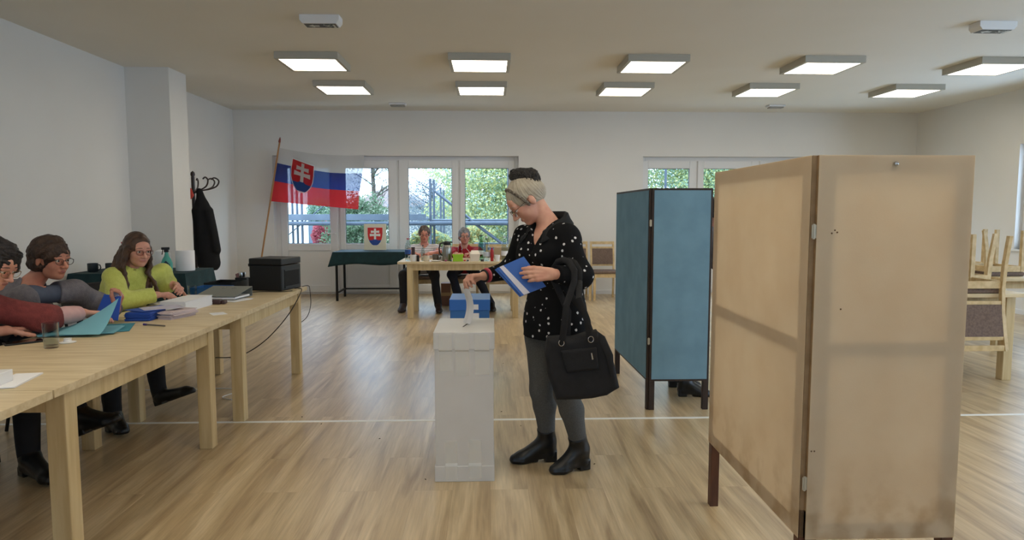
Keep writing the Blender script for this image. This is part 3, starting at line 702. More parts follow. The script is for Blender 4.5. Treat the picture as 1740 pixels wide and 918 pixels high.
# stored tables and upturned chairs
table('pale table at the far right carrying upturned chairs, the nearer one', (4.02, 6.33, 0), PI / 2, 1.8, .8, group=None)
table('pale table at the far right carrying upturned chairs, the farther one', (4.02, 8.20, 0), PI / 2, 1.8, .8)
table('pale table beside the right wall carrying upturned chairs', (5.6, 7.6, 0), PI / 2, 1.8, .8)
fl = [(3.99, 5.586, 0, 'upturned wooden chair hanging its brown backrest over the near table end'),
      (4.264, 6.12, PI / 2, 'upturned wooden chair just behind the hanging one, on the right side of the table'), (3.776, 6.12, -PI / 2, 'upturned wooden chair just behind the hanging one, next to the beige screen'),
      (4.264, 6.66, PI / 2, 'upturned wooden chair on the nearer stored table, second along its right side'), (3.776, 6.66, -PI / 2, 'upturned wooden chair on the nearer stored table, second along its left side'),
      (4.264, 7.75, PI / 2, 'upturned wooden chair on the farther stored table, near end of its right side'), (3.776, 7.75, -PI / 2, 'upturned wooden chair on the farther stored table, near end of its left side'),
      (4.264, 8.4, PI / 2, 'upturned wooden chair on the farther stored table, window end of its right side'), (3.776, 8.4, -PI / 2, 'upturned wooden chair on the farther stored table, window end of its left side'),
      (5.356, 7.1, -PI / 2, 'upturned wooden chair nearest on the table by the right wall'), (5.356, 7.65, -PI / 2, 'upturned wooden chair in the middle of the table by the right wall'), (5.356, 8.2, -PI / 2, 'upturned wooden chair farthest on the table by the right wall')]
for x, y, a, lb in fl:
    c = dup_at(ch0, (x, y, .75 + .476), (0, 0, 0), lb, 'upturned chairs on the stored tables')
    c.rotation_euler = (Matrix.Rotation(a, 3, 'Z') @ Matrix.Rotation(PI, 3, 'Y') @ Matrix.Rotation(PI, 3, 'Z')).to_euler()
# ---------------------------------------------------------------- polling screens
def screen(label, joint, back_len, back_dir, front_len, H, zb, cloth_m, frame_m, leg_m, cover, fw=.06, midz=.965, shelf=False):
    'two hinged panels: one running back from the hinge, one facing the camera'
    r = thing('polling_screen', label, 'polling screen', (joint[0], joint[1], 0))
    th = .022
    def panel(nm, Ln, M, flip, wid):
        p = MB(); w = fw
        p.box(0, w, 0, th, zb, H, M).box(Ln - w, Ln, 0, th, zb, H, M).box(w, Ln - w, 0, th, H - w, H, M).box(w, Ln - w, 0, th, zb, zb + w, M).box(w, Ln - w, 0, th, midz - w * .4, midz + w * .4, M)
        fr = p.make(nm, frame_m, r, bevel=.002)
        e = .0 if cover else w * .38
        c = MB(); n = 26; g0 = []
        for k_ in range(n + 1):
            z = zb + e + (H - zb - 2 * e) * k_ / n
            g0.append([M @ Vector((e + (Ln - 2 * e) * j / 20, -.003 - .004 * math.sin(PI * j / 20) * abs(math.sin(PI * k_ / n * 2)), z)) for j in range(21)])
        nr = M.to_3x3() @ Vector((0, 1, 0)); MB.sheet(c, g0, .0012, -nr)
        c.make('cloth_panel', cloth_m, fr, True)
        for x in (.0, Ln - wid):
            l = MB().box(x, x + wid, .0, wid, 0, zb + .1 if cover else H - .01, M) if cover else MB().box(x, x + wid, 0, wid, 0, zb, M)
            l.make('leg', leg_m, r, bevel=.002)
        return fr
    # front panel along +x
    M1 = Matrix.Translation((.012, 0, 0)); panel('front_panel', front_len, M1, 1, .04)
    bd = Vector(back_dir).normalized(); # back panel: local x runs from its far end to the hinge, so its cloth faces -x
    far = Vector((-.004, .012, 0)) + bd * back_len
    ex = -bd; ey = Vector((0, 0, 1)).cross(ex)
    M2 = Matrix(((ex.x, ey.x, 0, far.x), (ex.y, ey.y, 0, far.y), (0, 0, 1, 0), (0, 0, 0, 1)))
    panel('back_panel', back_len, M2, -1, .04)
    for z in (H * .3, H * .83): MB().tube([(.004, .0, z), (.004, .0, z + .05)], .004, 8).box(-.004, .012, -.0015, .0, z + .003, z + .047).make('hinge', mat('dull hinge', (176, 168, 150), .5, metal=.4), r)
    return r
M_BEIGE = mat('unbleached canvas', (234, 218, 192), .95, noise=((229, 211, 183), 5, 3), translucent=.5, bump=.08, bscale=260, spec=.1)
# faint water stains low on the canvas
_nt = M_BEIGE.node_tree; _N = _nt.nodes; _L = _nt.links
_t = _N.new('ShaderNodeTexNoise'); _t.inputs['Scale'].default_value = 9; _t.inputs['Detail'].default_value = 5
_o = _N.new('ShaderNodeTexCoord'); _L.new(_o.outputs['Object'], _t.inputs['Vector']); _sp = _N.new('ShaderNodeSeparateXYZ'); _L.new(_o.outputs['Object'], _sp.inputs[0])
_m1 = _N.new('ShaderNodeMapRange'); _m1.inputs['From Min'].default_value = .62; _m1.inputs['From Max'].default_value = .38; _L.new(_sp.outputs['Z'], _m1.inputs['Value'])
_m3 = _N.new('ShaderNodeMapRange'); _m3.inputs['From Min'].default_value = .46; _m3.inputs['From Max'].default_value = .6; _L.new(_t.outputs['Fac'], _m3.inputs['Value'])
_m2 = _N.new('ShaderNodeMath'); _m2.operation = 'MULTIPLY'; _L.new(_m1.outputs[0], _m2.inputs[0]); _L.new(_m3.outputs[0], _m2.inputs[1])
_m4 = _N.new('ShaderNodeMath'); _m4.operation = 'MULTIPLY'; _m4.inputs[1].default_value = .55; _L.new(_m2.outputs[0], _m4.inputs[0])
_mx = _N.new('ShaderNodeMix'); _mx.data_type = 'RGBA'; _mx.inputs['B'].default_value = (*lin((176, 142, 92)), 1)
_b = _N['Principled BSDF']; _src = _b.inputs['Base Color'].links[0].from_socket
_L.new(_m4.outputs[0], _mx.inputs['Factor']); _L.new(_src, _mx.inputs['A']); _L.new(_mx.outputs['Result'], _b.inputs['Base Color'])
M_BLUE = mat('blue grey cloth', (128, 166, 188), .95, noise=((120, 157, 179), 6, 3), translucent=.15, bump=.08, bscale=260, spec=.1)
M_DKWD = mat('dark stained wood', (52, 38, 32), .6, noise=((40, 29, 25), 8, 4), stretch=(8, 8, 1))
M_RWD = mat('red brown wood', (96, 60, 42), .55, noise=((78, 47, 33), 6, 4), stretch=(8, 8, 1))
M_PWD = mat('raw frame wood', (150, 122, 88), .7, noise=((132, 105, 72), 6, 4), stretch=(3, 3, 3))
bsn = screen('large beige canvas polling screen, nearest to the camera on the right', (1.055, 2.2), .985, (.01, 1, 0), .515, 1.603, .31, M_BEIGE, M_PWD, M_RWD, True)
MB().box(.14, .40, .02, .20, .972, .99).make('shelf', M_PWD, bsn, bevel=.002)
MB().lathe([(0, 0), (.006, .0), (.008, .004), (.006, .009), (0, .011)], (.262, -.005, 1.575), 12, Matrix.Rotation(PI / 2, 3, 'X')).make('bolt', M_STEEL, bsn, True)
for x, z in ((.07, 1.36), (.078, 1.353), (.06, 1.35), (.1, 1.1), (.03, .62), (.02, .62)): MB().lathe([(0, 0), (.003, .001), (.002, .003), (0, .004)], (x, -.006, z), 8, Matrix.Rotation(PI / 2, 3, 'X')).make('tack', mat('rusty tack', (110, 82, 52), .5, metal=.5), bsn)
screen('blue grey polling screen in a dark frame, behind the standing woman', (1.125, 4.765), 1.13, (-.02, 1, 0), .43, 1.585, .21, M_BLUE, M_DKWD, M_DKWD, False, fw=.04, midz=.9)

# ---------------------------------------------------------------- ballot boxes
M_BBW = mat('white corrugated card', (205, 203, 200), .5, noise=((198, 196, 192), 3, 3)); M_TAPE = mat('packing tape', (240, 238, 232), .35, alpha=.4, spec=.6)
M_SLOT = mat('black slot', (10, 10, 10), .9)
def ballot_box(label, loc, w, d, h, m, band=True, tapes=True, lidm=None):
    r = thing('ballot_box', label, 'ballot box', loc)
    a, c = w / 2, d / 2; lh = .09
    MB().box(-a + .006, a - .006, -c + .006, c - .006, .002, h - lh + .02).make('body', m, r, bevel=.003)
    ld = MB().box(-a, a, -c, c, h - lh, h).make('lid', lidm or m, r, bevel=.003)
    MB().add([(-.004 - .012, -.075, h + .0008), (.004 - .012, -.075, h + .0008), (.004 + .012, .04, h + .0008), (-.004 + .012, .04, h + .0008)], [(0, 1, 2, 3)]).make('slot', M_SLOT, ld)
    if band: MB().box(-a + .002, a - .002, -c + .002, c - .002, 0, .085).make('base_band', m, r, bevel=.003)
    if tapes:
        for x, w_, z0, z1 in ((-.097, .07, h - .205, h - .012), (-.012, .072, h - .23, h - .008), (.092, .078, h - .225, h - .01), (-.07, .065, .01, .22), (.055, .068, .015, .225)):
            t = MB(); y = -c - .0012
            t.sheet([[(x - w_ / 2, y, z1), (x + w_ / 2, y, z1)], [(x - w_ / 2, y, h - lh - .003), (x + w_ / 2, y, h - lh - .003)], [(x - w_ / 2 + .003, y + .006, h - lh - .012), (x + w_ / 2 + .002, y + .006, h - lh - .012)], [(x - w_ / 2 + .005, y + .0062, z0), (x + w_ / 2, y + .0062, z0)]] if z0 > .3 else
                    [[(x - w_ / 2, y + .0062, z1), (x + w_ / 2, y + .0062, z1)], [(x - w_ / 2, y + .0062, .1), (x + w_ / 2, y + .0062, .1)], [(x - w_ / 2, y + .002, .085), (x + w_ / 2, y + .002, .085)], [(x - w_ / 2, y + .002, z0), (x + w_ / 2, y + .002, z0)]], .0004, (0, 1, 0))
            t.make('tape', M_TAPE, r)
    return r
ballot_box('tall white cardboard ballot box the woman drops her ballot into', (-.135, 3.735, 0), .318, .475, .798, M_BBW)
bb2 = ballot_box('blue ballot box standing behind the tall white one', (-.163, 5.7, 0), .33, .42, .712, mat('blue card', (46, 104, 172), .45), band=False, tapes=False, lidm=mat('blue card lid', (44, 106, 190), .42))
MB().box(.02, .075, -.2065, -.205, .40, .60).box(.0, .07, -.2125, -.2105, .63, .672).make('paper_label', M_PAPER, bb2)

# ---------------------------------------------------------------- national arms and flag
def arms(place, w, h, parent, border=.05, order=0):
    'place(x, z, lift) puts a point of the unit shield; x in -.5..+.5, z in -1..0'
    mats = [mat('arms white', (232, 232, 228), .6), mat('arms red', (206, 44, 44), .6), mat('arms blue', (34, 72, 150), .6)]
    def half(z, g=0):   # half width of the shield at height z (0 top, -1 tip)
        t = -z; return (.5 if t < .35 else .5 * math.sqrt(max(0, 1 - ((t - .35) / .65) ** 1.9))) - g
    def field(mi_, lift, g, lo, hi):
        n = 30; m = MB(); G = []
        for i in range(n + 1):
            x = -1 + 2 * i / n; xx = x * (.5 - g); 
            # bottom outline at this x
            tt = 0.0
            for s_ in range(200):
                z = -s_ / 199
                if half(z) - g * (1 if z > -.9 else .6) >= abs(xx): tt = z
            zb = max(tt, -1 + g * 1.3); zb = min(zb, -.3); top = -g if hi is None else hi(xx); bot = zb if lo is None else max(lo(xx), zb)
            top = max(top, bot)
            G.append([place(xx, top + (bot - top) * j / 16, lift) for j in range(17)])
        m.sheet(G); return m.make('shield', mats[mi_], parent, recalc=False)
    hills = lambda x: -.70 + .05 * max(0, math.cos(x * 2 * PI / .52)) + .05 * math.exp(-(x / .12) ** 2)
    field(0, .002, 0, None, None); field(1, .004, border, None, None); field(2, .006, border, None, hills)
    m = MB()
    def bar(x0, x1, z0, z1, fl_=.02, lf=.008):
        n = 6; G = []
        for i in range(n + 1):
            t = i / n; x = x0 + (x1 - x0) * t; e = abs(2 * t - 1) ** 2 * fl_; G.append([place(x, z0 - e + (z1 - z0 + 2 * e) * j / 4, lf) for j in range(5)])
        m.sheet(G)
    bar(-.065, .065, -.66, -.07, 0, .0095); bar(-.27, .27, -.29, -.195); bar(-.34, .34, -.475, -.37)
    m.make('double_cross', mats[0], parent, recalc=False)
fr_ = thing('flag_pole', 'wooden flag pole leaning behind the printer', 'flag pole', (0, 0, 0))
p0, p1 = at(475, 243, 11.3), at(444.5, 438, 11.2); dz = p1 - p0; foot = p0 + dz * (p0.z / -dz.z)
fr_.location = foot + Vector((0, 0, .003)); 
MB().tube([Vector((0, 0, .0)), p0 - foot], .014, 10).make('pole', mat('flag pole wood', (168, 120, 72), .5), fr_, True)
MB().tube([p0 - foot, p0 - foot + Vector((0, 0, .02)), p0 - foot + Vector((.008, 0, .06)), p0 - foot + Vector((.012, 0, .09))], [.014, .02, .014, .003], 10).make('finial', mat('red brown finial', (132, 60, 44), .5), fr_, True)
TL, BL, TR, BR = at(473, 251, 11.285), at(459.5, 342, 11.27), at(619.5, 263.5, 11.35), at(608.5, 356, 11.33)
def flagpt(u, v, lift=0):
    vv = v
    p = TL.lerp(TR, u).lerp(BL.lerp(BR, u), vv)
    sag = .05 * math.sin(PI * u) * (1 - v) ; wv = .022 * math.sin(u * 9 + v * 3.5) * (.3 + u) + .012 * math.sin(u * 17 - v * 8) + .01 * math.sin((u * 5 + v * 9))
    return p + Vector((0, wv - lift, -sag))
fcols = [(206, 202, 200), (28, 50, 122), (190, 34, 40)]
fmats = []
for nm_, c_ in zip(('flag white', 'flag blue', 'flag red'), fcols):
    fmats.append(mat(nm_, c_, .8, translucent=.5, alpha=.92 if nm_ != 'flag white' else .84, spec=.1))
m = MB(); nu, nv = 60, 30
sp_ = lambda u: (.28 + .06 * min(1, u * 1.6), .62 + .045 * min(1, u * 1.6))
for st in range(3):
    G = []
    for i in range(nu + 1):
        u = i / nu; a_, b_ = sp_(u); v0, v1 = [(0, a_), (a_, b_), (b_, 1)][st]
        G.append([flagpt(u, v0 + (v1 - v0) * j / 10) for j in range(11)])
    m.mat(st).sheet(G)
fo = m.make('flag', fmats, None, True, org=p0, recalc=False); setp(fo, 'white, blue and red flag with a double-cross shield, hung before the window', 'flag')
# the arms are printed on the cloth, so they follow it
arms(lambda x, z, l: flagpt(.315 + x * .28 - (z + .5) * .02, .2 + .1 * x - z * .60 - .02, l * .8) - p0, 1, 1, fo, border=.035)
for c_ in fo.children:
    mm_ = c_.data.materials[0]
    key = mm_.name + ' on flag'; base = {'arms white': (226, 226, 226), 'arms red': (205, 50, 54), 'arms blue': (52, 88, 160)}[mm_.name]
    c_.data.materials[0] = mat(key, base, .8, translucent=.5, alpha=.95, spec=.1)
st_ = thing('emblem_plaque', 'white plaque with a red and blue double-cross shield on the green cloth', 'plaque', at(637.5, 425.3, 11.36)); st_.location.z = .79
pw, ph = .182, .43
Mx = Matrix.Rotation(-.06, 4, 'X')
MB().box(-pw, pw, 0, .02, 0, ph, Mx).make('board', mat('cream board', (222, 218, 198), .6), st_, bevel=.002)
arms(lambda x, z, l: Mx @ Vector((x * .255, -.0005 - l * .25, .375 + z * .305)), 1, 1, st_, border=.018)

# ---------------------------------------------------------------- coats on their stand
cs = thing('coat_stand', 'dark bentwood coat stand beside the column', 'coat stand', (-3.93, 9.25, 0)); MB_ = MB().tube([(0, 0, .02), (0, 0, 1.88)], .022, 12).lathe([(0, .1), (.025, .08), (.03, .05), (.018, .02), (.022, 0)], (0, 0, 1.86), 12)
M_BENT = mat('dark bentwood', (44, 30, 26), .35); MB_.make('pole', M_BENT, cs, True)
for k_ in range(8):
    a_ = k_ * PI / 4 + .2; d_ = Vector((math.cos(a_), math.sin(a_), 0)); h_ = [Vector((0, 0, 1.66)), d_ * .1 + Vector((0, 0, 1.70)), d_ * .2 + Vector((0, 0, 1.72)), d_ * .29 + Vector((0, 0, 1.76)), d_ * .32 + Vector((0, 0, 1.83)), d_ * .27 + Vector((0, 0, 1.87)), d_ * .22 + Vector((0, 0, 1.85))]
    MB().tube(smooth(h_, 5), .010, 8).make('hook', M_BENT, cs, True)
for k_ in range(4):
    a_ = k_ * PI / 2 + .4; d_ = Vector((math.cos(a_), math.sin(a_), 0)); MB().tube([Vector((0, 0, .35)), d_ * .1 + Vector((0, 0, .3)), d_ * .24 + Vector((0, 0, .12)), d_ * .3 + Vector((0, 0, .012))], .012, 8).make('foot', M_BENT, cs, True)
M_COAT = mat('black coat cloth', (12, 12, 14), .9, noise=((17, 17, 19), 20, 3), bump=.2, bscale=80)
def hung_coat(label, cx_, cy_, zt, zb, wx, wy, seed, lean=0):
    f = un([cap((cx_, cy_, zt), (cx_ + lean * .3, cy_, zt - .2), .035, wx * .55, ((0, 1, 0), wy / wx)), cap((cx_ + lean * .3, cy_, zt - .2), (cx_ + lean, cy_, zb + wx * .8), wx * .62, wx, ((0, 1, 0), wy / wx)),
            cap((cx_ + lean * .4 + wx * .55, cy_ - .02, zt - .26), (cx_ + lean + wx * .75, cy_ - .03, zb + .28), .055, .05), cap((cx_ + lean * .4 - wx * .55, cy_ - .02, zt - .26), (cx_ + lean - wx * .65, cy_ - .03, zb + .25), .055, .05)], .02)
    f = folds(f, .013, 24, seed, (0, 0, 1)); f = inter(f, plane((cx_ + lean, cy_, zb), (0.1, 0, -1)))
    lo, hi = np.array([cx_ - .4, cy_ - .3, zb - .05]), np.array([cx_ + .5, cy_ + .3, zt + .1])
    o = solid('coat', f, lo, hi, .012, M_COAT, None, (cx_, cy_, zt)); return setp(o, label, 'coat')
hung_coat('black coat hanging on the right side of the coat stand', -3.80, 9.14, 1.69, .64, .140, .085, 3, lean=.09)
hung_coat('black coat hanging close to the column on the coat stand', -3.98, 8.895, 1.545, .66, .13, .075, 9)
f = folds(un([cap((-3.848, 8.95, 1.70), (-3.838, 8.945, 1.635), .028, .034), cap((-3.84, 8.945, 1.64), (-3.845, 8.94, 1.60), .028, .022)], .01), .005, 60, 2)
setp(solid('scarf', f, (-4.02, 8.84, 1.52), (-3.80, 9.02, 1.75), .006, mat('red scarf', (176, 62, 50), .9), None, (-3.92, 8.93, 1.65)), 'small red scarf tucked between the hanging black coats', 'scarf')

# ---------------------------------------------------------------- things on the tables
T = .7502
def paper_stack(name, label, loc, rz, w, d, h, n=None, m=M_PAPER, jit=.004, cat='papers', seed=1, zt=T):
    rs = random.Random(seed); r = MB(); n = n or max(2, int(h / .004))
    for i in range(n):
        a = rs.uniform(-jit, jit) * 4; M = Matrix.Translation((rs.uniform(-jit, jit), rs.uniform(-jit, jit), h * i / n)) @ Matrix.Rotation(a, 4, 'Z'); r.box(-w / 2, w / 2, -d / 2, d / 2, 0, h / n * .93, M)
    o = r.make(name, m, None, bevel=0, org=None); o.location = (loc[0], loc[1], zt); o.rotation_euler = (0, 0, rz); return setp(o, label, cat)
def tumbler(label, loc, h=.115, r=.036, water=True, zt=T, group=None):
    o = MB().lathe([(0, .0), (r * .82, 0), (r * .86, .004), (r, h), (r - .0022, h), (r * .82, .014), (0, .012)], (0, 0, 0), 28).make('tumbler', M_GLASS, None, True, recalc=True); o.location = (*loc, zt)
    return setp(o, label, 'glass', group)
tumbler('clear drinking glass at the left, in front of the blue sheets', (-2.165, 3.40), .125, .037)
ph_ = thing('phone', 'black phone lying at the left edge of the near table', 'phone', (-2.385, 3.53, T), .75)
MB().box(-.085, .085, -.042, .042, 0, .009).make('body', M_BLACKP, ph_, bevel=.003); MB().box(-.078, .078, -.038, .038, .009, .0096).make('screen', mat('dark glass', (12, 12, 14), .08), ph_)
o = MB().lathe([(0, .0), (.036, 0), (.04, .004), (.02, .008), (.016, .02), (.018, .024), (0, .026)], n=24).make('cup_lid', M_WHITE, None, True); o.location = (-2.165, 3.53, T); setp(o, 'small white round lid beside the clear glass', 'lid')
o = paper_stack('paper', 'loose white papers on the seam at the left table edge', (-1.885, 2.72), .2, .10, .24, .006, 4, jit=.006)
bx = thing('paper_box', 'small white paper block at the left frame edge', 'paper block', (-1.925, 2.63, T + .0065), .1); paper_ = MB().box(-.05, .05, -.08, .08, 0, .045).make('block', M_WHITE, bx, bevel=.002)
# blue sheets
M_CY = mat('light blue paper', (136, 200, 216), .75, translucent=.15)
M_CYD = mat('teal blue paper', (60, 140, 160), .75)
o = paper_stack('blue_sheets', 'fan of light blue sheets under the leafing hand', (-2.27, 3.83), 0, .36, .25, .009, 5, M_CY, .012, 'papers', 5, zt=T + .0052); o.rotation_euler.z = .25
o = paper_stack('blue_sheets', 'darker blue sheets sticking out under the light blue ones', (-2.19, 3.96), .35, .22, .30, .004, 3, M_CYD, .01, 'papers', 6)
G = []
c0 = Vector((-2.25, 3.77, T + .017)); 
for i in range(13):
    t = i / 12; row = []
    for j in range(11):
        s_ = j / 10; x = -.17 + .34 * t; y = -.1 + .24 * s_ - .05 * s_ * t; lift = .17 * s_ ** 1.5 * t ** 1.4; row.append(c0 + Vector((x * .98 + .0 * lift, y + lift * .1, lift)))
    G.append(row)
o = MB().sheet(G, .0006, (0, 0, 1)).make('blue_sheet', M_CY, None, True, org=c0, recalc=False); setp(o, 'light blue sheet being turned up by the hand', 'paper')
# pen
pn_ = thing('pen', 'slim pen with a purple cap lying on the near table', 'pen', (-1.97, 4.035, T + .0062), -.38)
MB().tube([(-.065, 0, 0), (.078, 0, 0), (.085, 0, 0)], [.0042, .0042, .001], 8).make('barrel', mat('smoky barrel', (90, 84, 80), .3), pn_, True); MB().tube([(-.085, 0, 0), (-.06, 0, 0)], .0058, 10).make('pen_cap', mat('purple cap', (58, 36, 130), .3), pn_, True)
# envelopes
M_ENV = mat('blue envelope paper', (40, 82, 176), .6); M_ENVL = mat('lilac grey paper', (190, 186, 204), .7); M_PINK = mat('pinkish paper', (206, 190, 190), .75)
ex_ = paper_stack('envelope_stack', 'stack of blue official envelopes on the table', (-2.165, 4.335), .05, .15, .23, .052, 16, M_ENV, .005, 'envelopes', 7)
ey_ = paper_stack('envelope_stack', 'loose pile of pinkish used envelopes beside the blue ones', (-1.985, 4.385), -.30, .10, .22, .045, 12, M_PINK, .014, 'envelopes', 9)
o = MB().box(-.09, .09, -.125, .125, 0, .0025).make('envelope', M_ENV, None); o.location = (-2.15, 4.375, T + .0555); o.rotation_euler = (.0, .0, -.5); setp(o, 'single blue envelope lying across the envelope pile', 'envelope')
o = MB().box(-.08, .08, -.115, .115, 0, .002).make('envelope', M_ENVL, None); o.location = (-2.10, 4.40, T + .0585); o.rotation_euler = (0, 0, -.9); setp(o, 'pale envelope tilted on top of the envelope pile', 'envelope')
o = paper_stack('ballot_stack', 'thick stack of white ballot papers in the middle of the table', (-2.10, 4.775), -.06, .17, .38, .068, 24, M_PAPER, .0012, 'papers', 11)
o = MB().box(-.085, .085, -.188, .188, 0, .003).make('paper', M_PAPER, None); o.location = (-2.10, 4.775, T + .0695); o.rotation_euler = (0, 0, -.1); setp(o, 'white sheet lying squarely on the thick ballot stack', 'paper')
o = MB().box(-.15, .15, -.105, .105, 0, .012).make('notepad', M_PAPER, None, bevel=.002); o.location = (-2.30, 5.05, T); o.rotation_euler = (0, 0, .9); setp(o, 'white notepad under the hands of the woman in lime', 'notepad')
tumbler('short clear glass by the hands of the woman in lime', (-2.30, 5.325), .10, .034)
gc = thing('glasses_case', 'dark brown case lying behind the ballot stack', 'case', (-2.0, 5.01, T), .05); M_CASE = mat('brown leather', (58, 34, 34), .5)
MB().box(-.055, .045, -.035, .035, 0, .032).make('case_body', M_CASE, gc, bevel=.01, seg=3); MB().box(.047, .075, -.03, .03, 0, .026).make('case_flap', M_CASE, gc, bevel=.008, seg=3)
# lever arch file: wedge lying on its side
bd = thing('ring_binder', 'grey lever arch file lying on papers beside the printer', 'binder', (-2.06, 5.33, T), -.12)
M_GRB = mat('grey binder board', (122, 124, 118), .6)
wv = lambda y0, y1: None
MB().hexa([(-.16, -.14, .006), (.16, -.14, .006), (.16, .14, .006), (-.16, .14, .006)], [(-.16, -.14, .010), (.16, -.14, .010), (.16, .14, .010), (-.16, .14, .010)]).make('lower_cover', M_GRB, bd)
MB().hexa([(-.16, -.14, .03), (.16, -.14, .03), (.16, .14, .078), (-.16, .14, .078)], [(-.16, -.14, .034), (.16, -.14, .034), (.16, .14, .082), (-.16, .14, .082)]).make('upper_cover', M_GRB, bd)
MB().hexa([(-.16, .137, .006), (.16, .137, .006), (.16, .141, .006), (-.16, .141, .006)], [(-.16, .137, .082), (.16, .137, .082), (.16, .141, .082), (-.16, .141, .082)]).make('spine', M_GRB, bd)
k1 = MB(); 
for x in (-.04, .04): k1.tube([(x, .05, .068), (x, .05, .076), (x + .02, .055, .079), (x + .025, .07, .078)], .003, 6)
k1.make('rivet', M_STEEL, bd)
MB().box(-.14, .15, -.13, .11, .011, .024).make('contents', M_PAPER, bd)
paper_stack('paper', 'slipped papers poking out from under the grey file', (-1.955, 5.225), -.35, .2, .2, .004, 3, M_PAPER, .012, 'papers', 15)
o = MB().box(-.045, .045, -.06, .06, 0, .001).make('paper', M_PAPER, None); o.location = (-1.79, 4.52, T); o.rotation_euler = (0, 0, .6); setp(o, 'small white slip at the right edge of the table', 'paper')
# trays and devices behind the file
def tray(label, loc, rz, w, d, h, m):
    r = MB().box(-w / 2, w / 2, -d / 2, d / 2, 0, .003).box(-w / 2, w / 2, -d / 2, -d / 2 + .003, 0, h).box(-w / 2, w / 2, d / 2 - .003, d / 2, 0, h).box(-w / 2, -w / 2 + .003, -d / 2, d / 2, 0, h).box(w / 2 - .003, w / 2, -d / 2, d / 2, 0, h).make('letter_tray', m, None, bevel=.001)
    r.location = (*loc, T); r.rotation_euler.z = rz; return setp(r, label, 'tray')
tray('black letter tray between the grey file and the printer', (-2.27, 5.915), -.1, .24, .28, .075, M_BLACKP)
tray('blue letter tray behind the grey file', (-2.27, 5.632), -.1, .26, .22, .06, mat('blue plastic', (40, 92, 150), .35))
def device(label, loc, rz, w, h, scr):
    r = thing('screen_device', label, 'screen', (*loc, T), rz)
    Mx_ = Matrix.Rotation(-.35, 4, 'X'); MB().box(-w / 2, w / 2, 0, .012, 0, h, Mx_).make('casing', M_BLACKP, r, bevel=.003)
    MB().box(-w / 2 + .012, w / 2 - .012, -.0015, 0, .012, h - .012, Mx_).make('display', mat('dim blue display', (60, 92, 130), .25, emit=((90, 130, 180), .35)), r)
    MB().box(-w * .4, w * .4, .0, .06, 0, .008).make('stand', M_BLACKP, r)
device('small black screen propped by the blue tray, left of the pair', (-2.42, 6.02), .05, .16, .12, 1) if False else None
cm = thing('webcam', 'small silver gadget standing on the black tray', 'gadget', (-2.2, 6.115, T), .0); MB().box(-.05, .05, -.04, .04, 0, .09).make('base', M_BLACKP, cm, bevel=.004); MB().lathe([(0, 0), (.03, 0), (.034, .02), (.03, .045), (0, .05)], (.0, 0, .09), 16).make('housing', M_STEEL, cm, True); MB().lathe([(0, 0), (.022, 0), (.026, .03), (0, .04)], (-.03, -.005, .09), 14).make('knob', mat('rose plastic', (150, 110, 108), .4), cm, True)
# printer
pr = thing('printer', 'black multifunction printer at the far end of the tables', 'printer', (-1.865, 5.985, T), -.22)
b = MB().box(-.15, .15, -.165, .165, .0, .215); b.make('body', M_BLACKP, pr, bevel=.008)
b = MB().box(-.152, .152, -.167, .167, .219, .275); b.make('scanner_lid', M_BLACKP, pr, bevel=.008)
MB().box(.149, .1525, -.12, .13, .03, .17).make('paper_slot', mat('deep black', (5, 5, 6), .8), pr, bevel=.002)
MB().box(.1525, .158, -.12, .13, .02, .035).box(.1525, .156, -.12, .13, .165, .178).make('slot_lip', M_BLACKP, pr, bevel=.001)
MB().box(-.2, -.15, -.1, .12, .20, .225).box(-.19, -.15, -.1, .12, .16, .168).make('side_tray', M_BLACKP, pr, bevel=.004)
MB().box(-.175, -.15, -.14, .14, .0, .11).make('paper_cassette', M_BLACKP, pr, bevel=.006)
M_CAB = mat('black cable', (16, 15, 15), .5)
def cable(label, pts, r=.004, m=M_CAB, nm='cable'):
    P = [Vector(p) for p in pts]; out = []
    for i in range(len(P) - 1):
        a = P[max(i - 1, 0)]; b_ = P[i]; c = P[i + 1]; d = P[min(i + 2, len(P) - 1)]
        for j in range(8):
            t = j / 8; out.append(.5 * ((2 * b_) + (c - a) * t + (2 * a - 5 * b_ + 4 * c - d) * t * t + (3 * b_ - a - 3 * c + d) * t ** 3))
    out.append(P[-1]); o = MB().tube(out, r, 8).make(nm, m, None, True, org=P[0]); return setp(o, label, 'cable')
cable('black cable sagging from the printer down behind the table leg', [(-1.696, 5.955, .757), (-1.66, 5.95, .758), (-1.625, 5.9, .735), at(490, 535, 5.75), at(455, 575, 5.7), at(421, 599, 5.65), at(395, 607, 5.6), at(366, 608, 5.6)])
cable('thin black cable looped at the end of the printer table', [(-1.672, 6.10, .757), (-1.632, 6.14, .76), (-1.615, 6.14, .735), at(528, 517, 6.1), at(522, 538, 6.08), at(508, 550, 6.05), at(495, 554.5, 6.03)], .003)
cable('black cable lying across the table beside the printer', [(-2.04, 5.62, .7555), (-1.97, 5.70, .7555), (-1.86, 5.74, .7555), (-1.74, 5.72, .7555), (-1.665, 5.78, .7555)], .003)
cable('pale cable lying on the floor under the far table', [(-2.9, 5.45, .006), (-2.5, 5.4, .006), (-2.2, 5.46, .006), (-1.98, 5.4, .006), (-2.05, 5.2, .006), (-1.95, 5.12, .006)], .004, M_PVC)
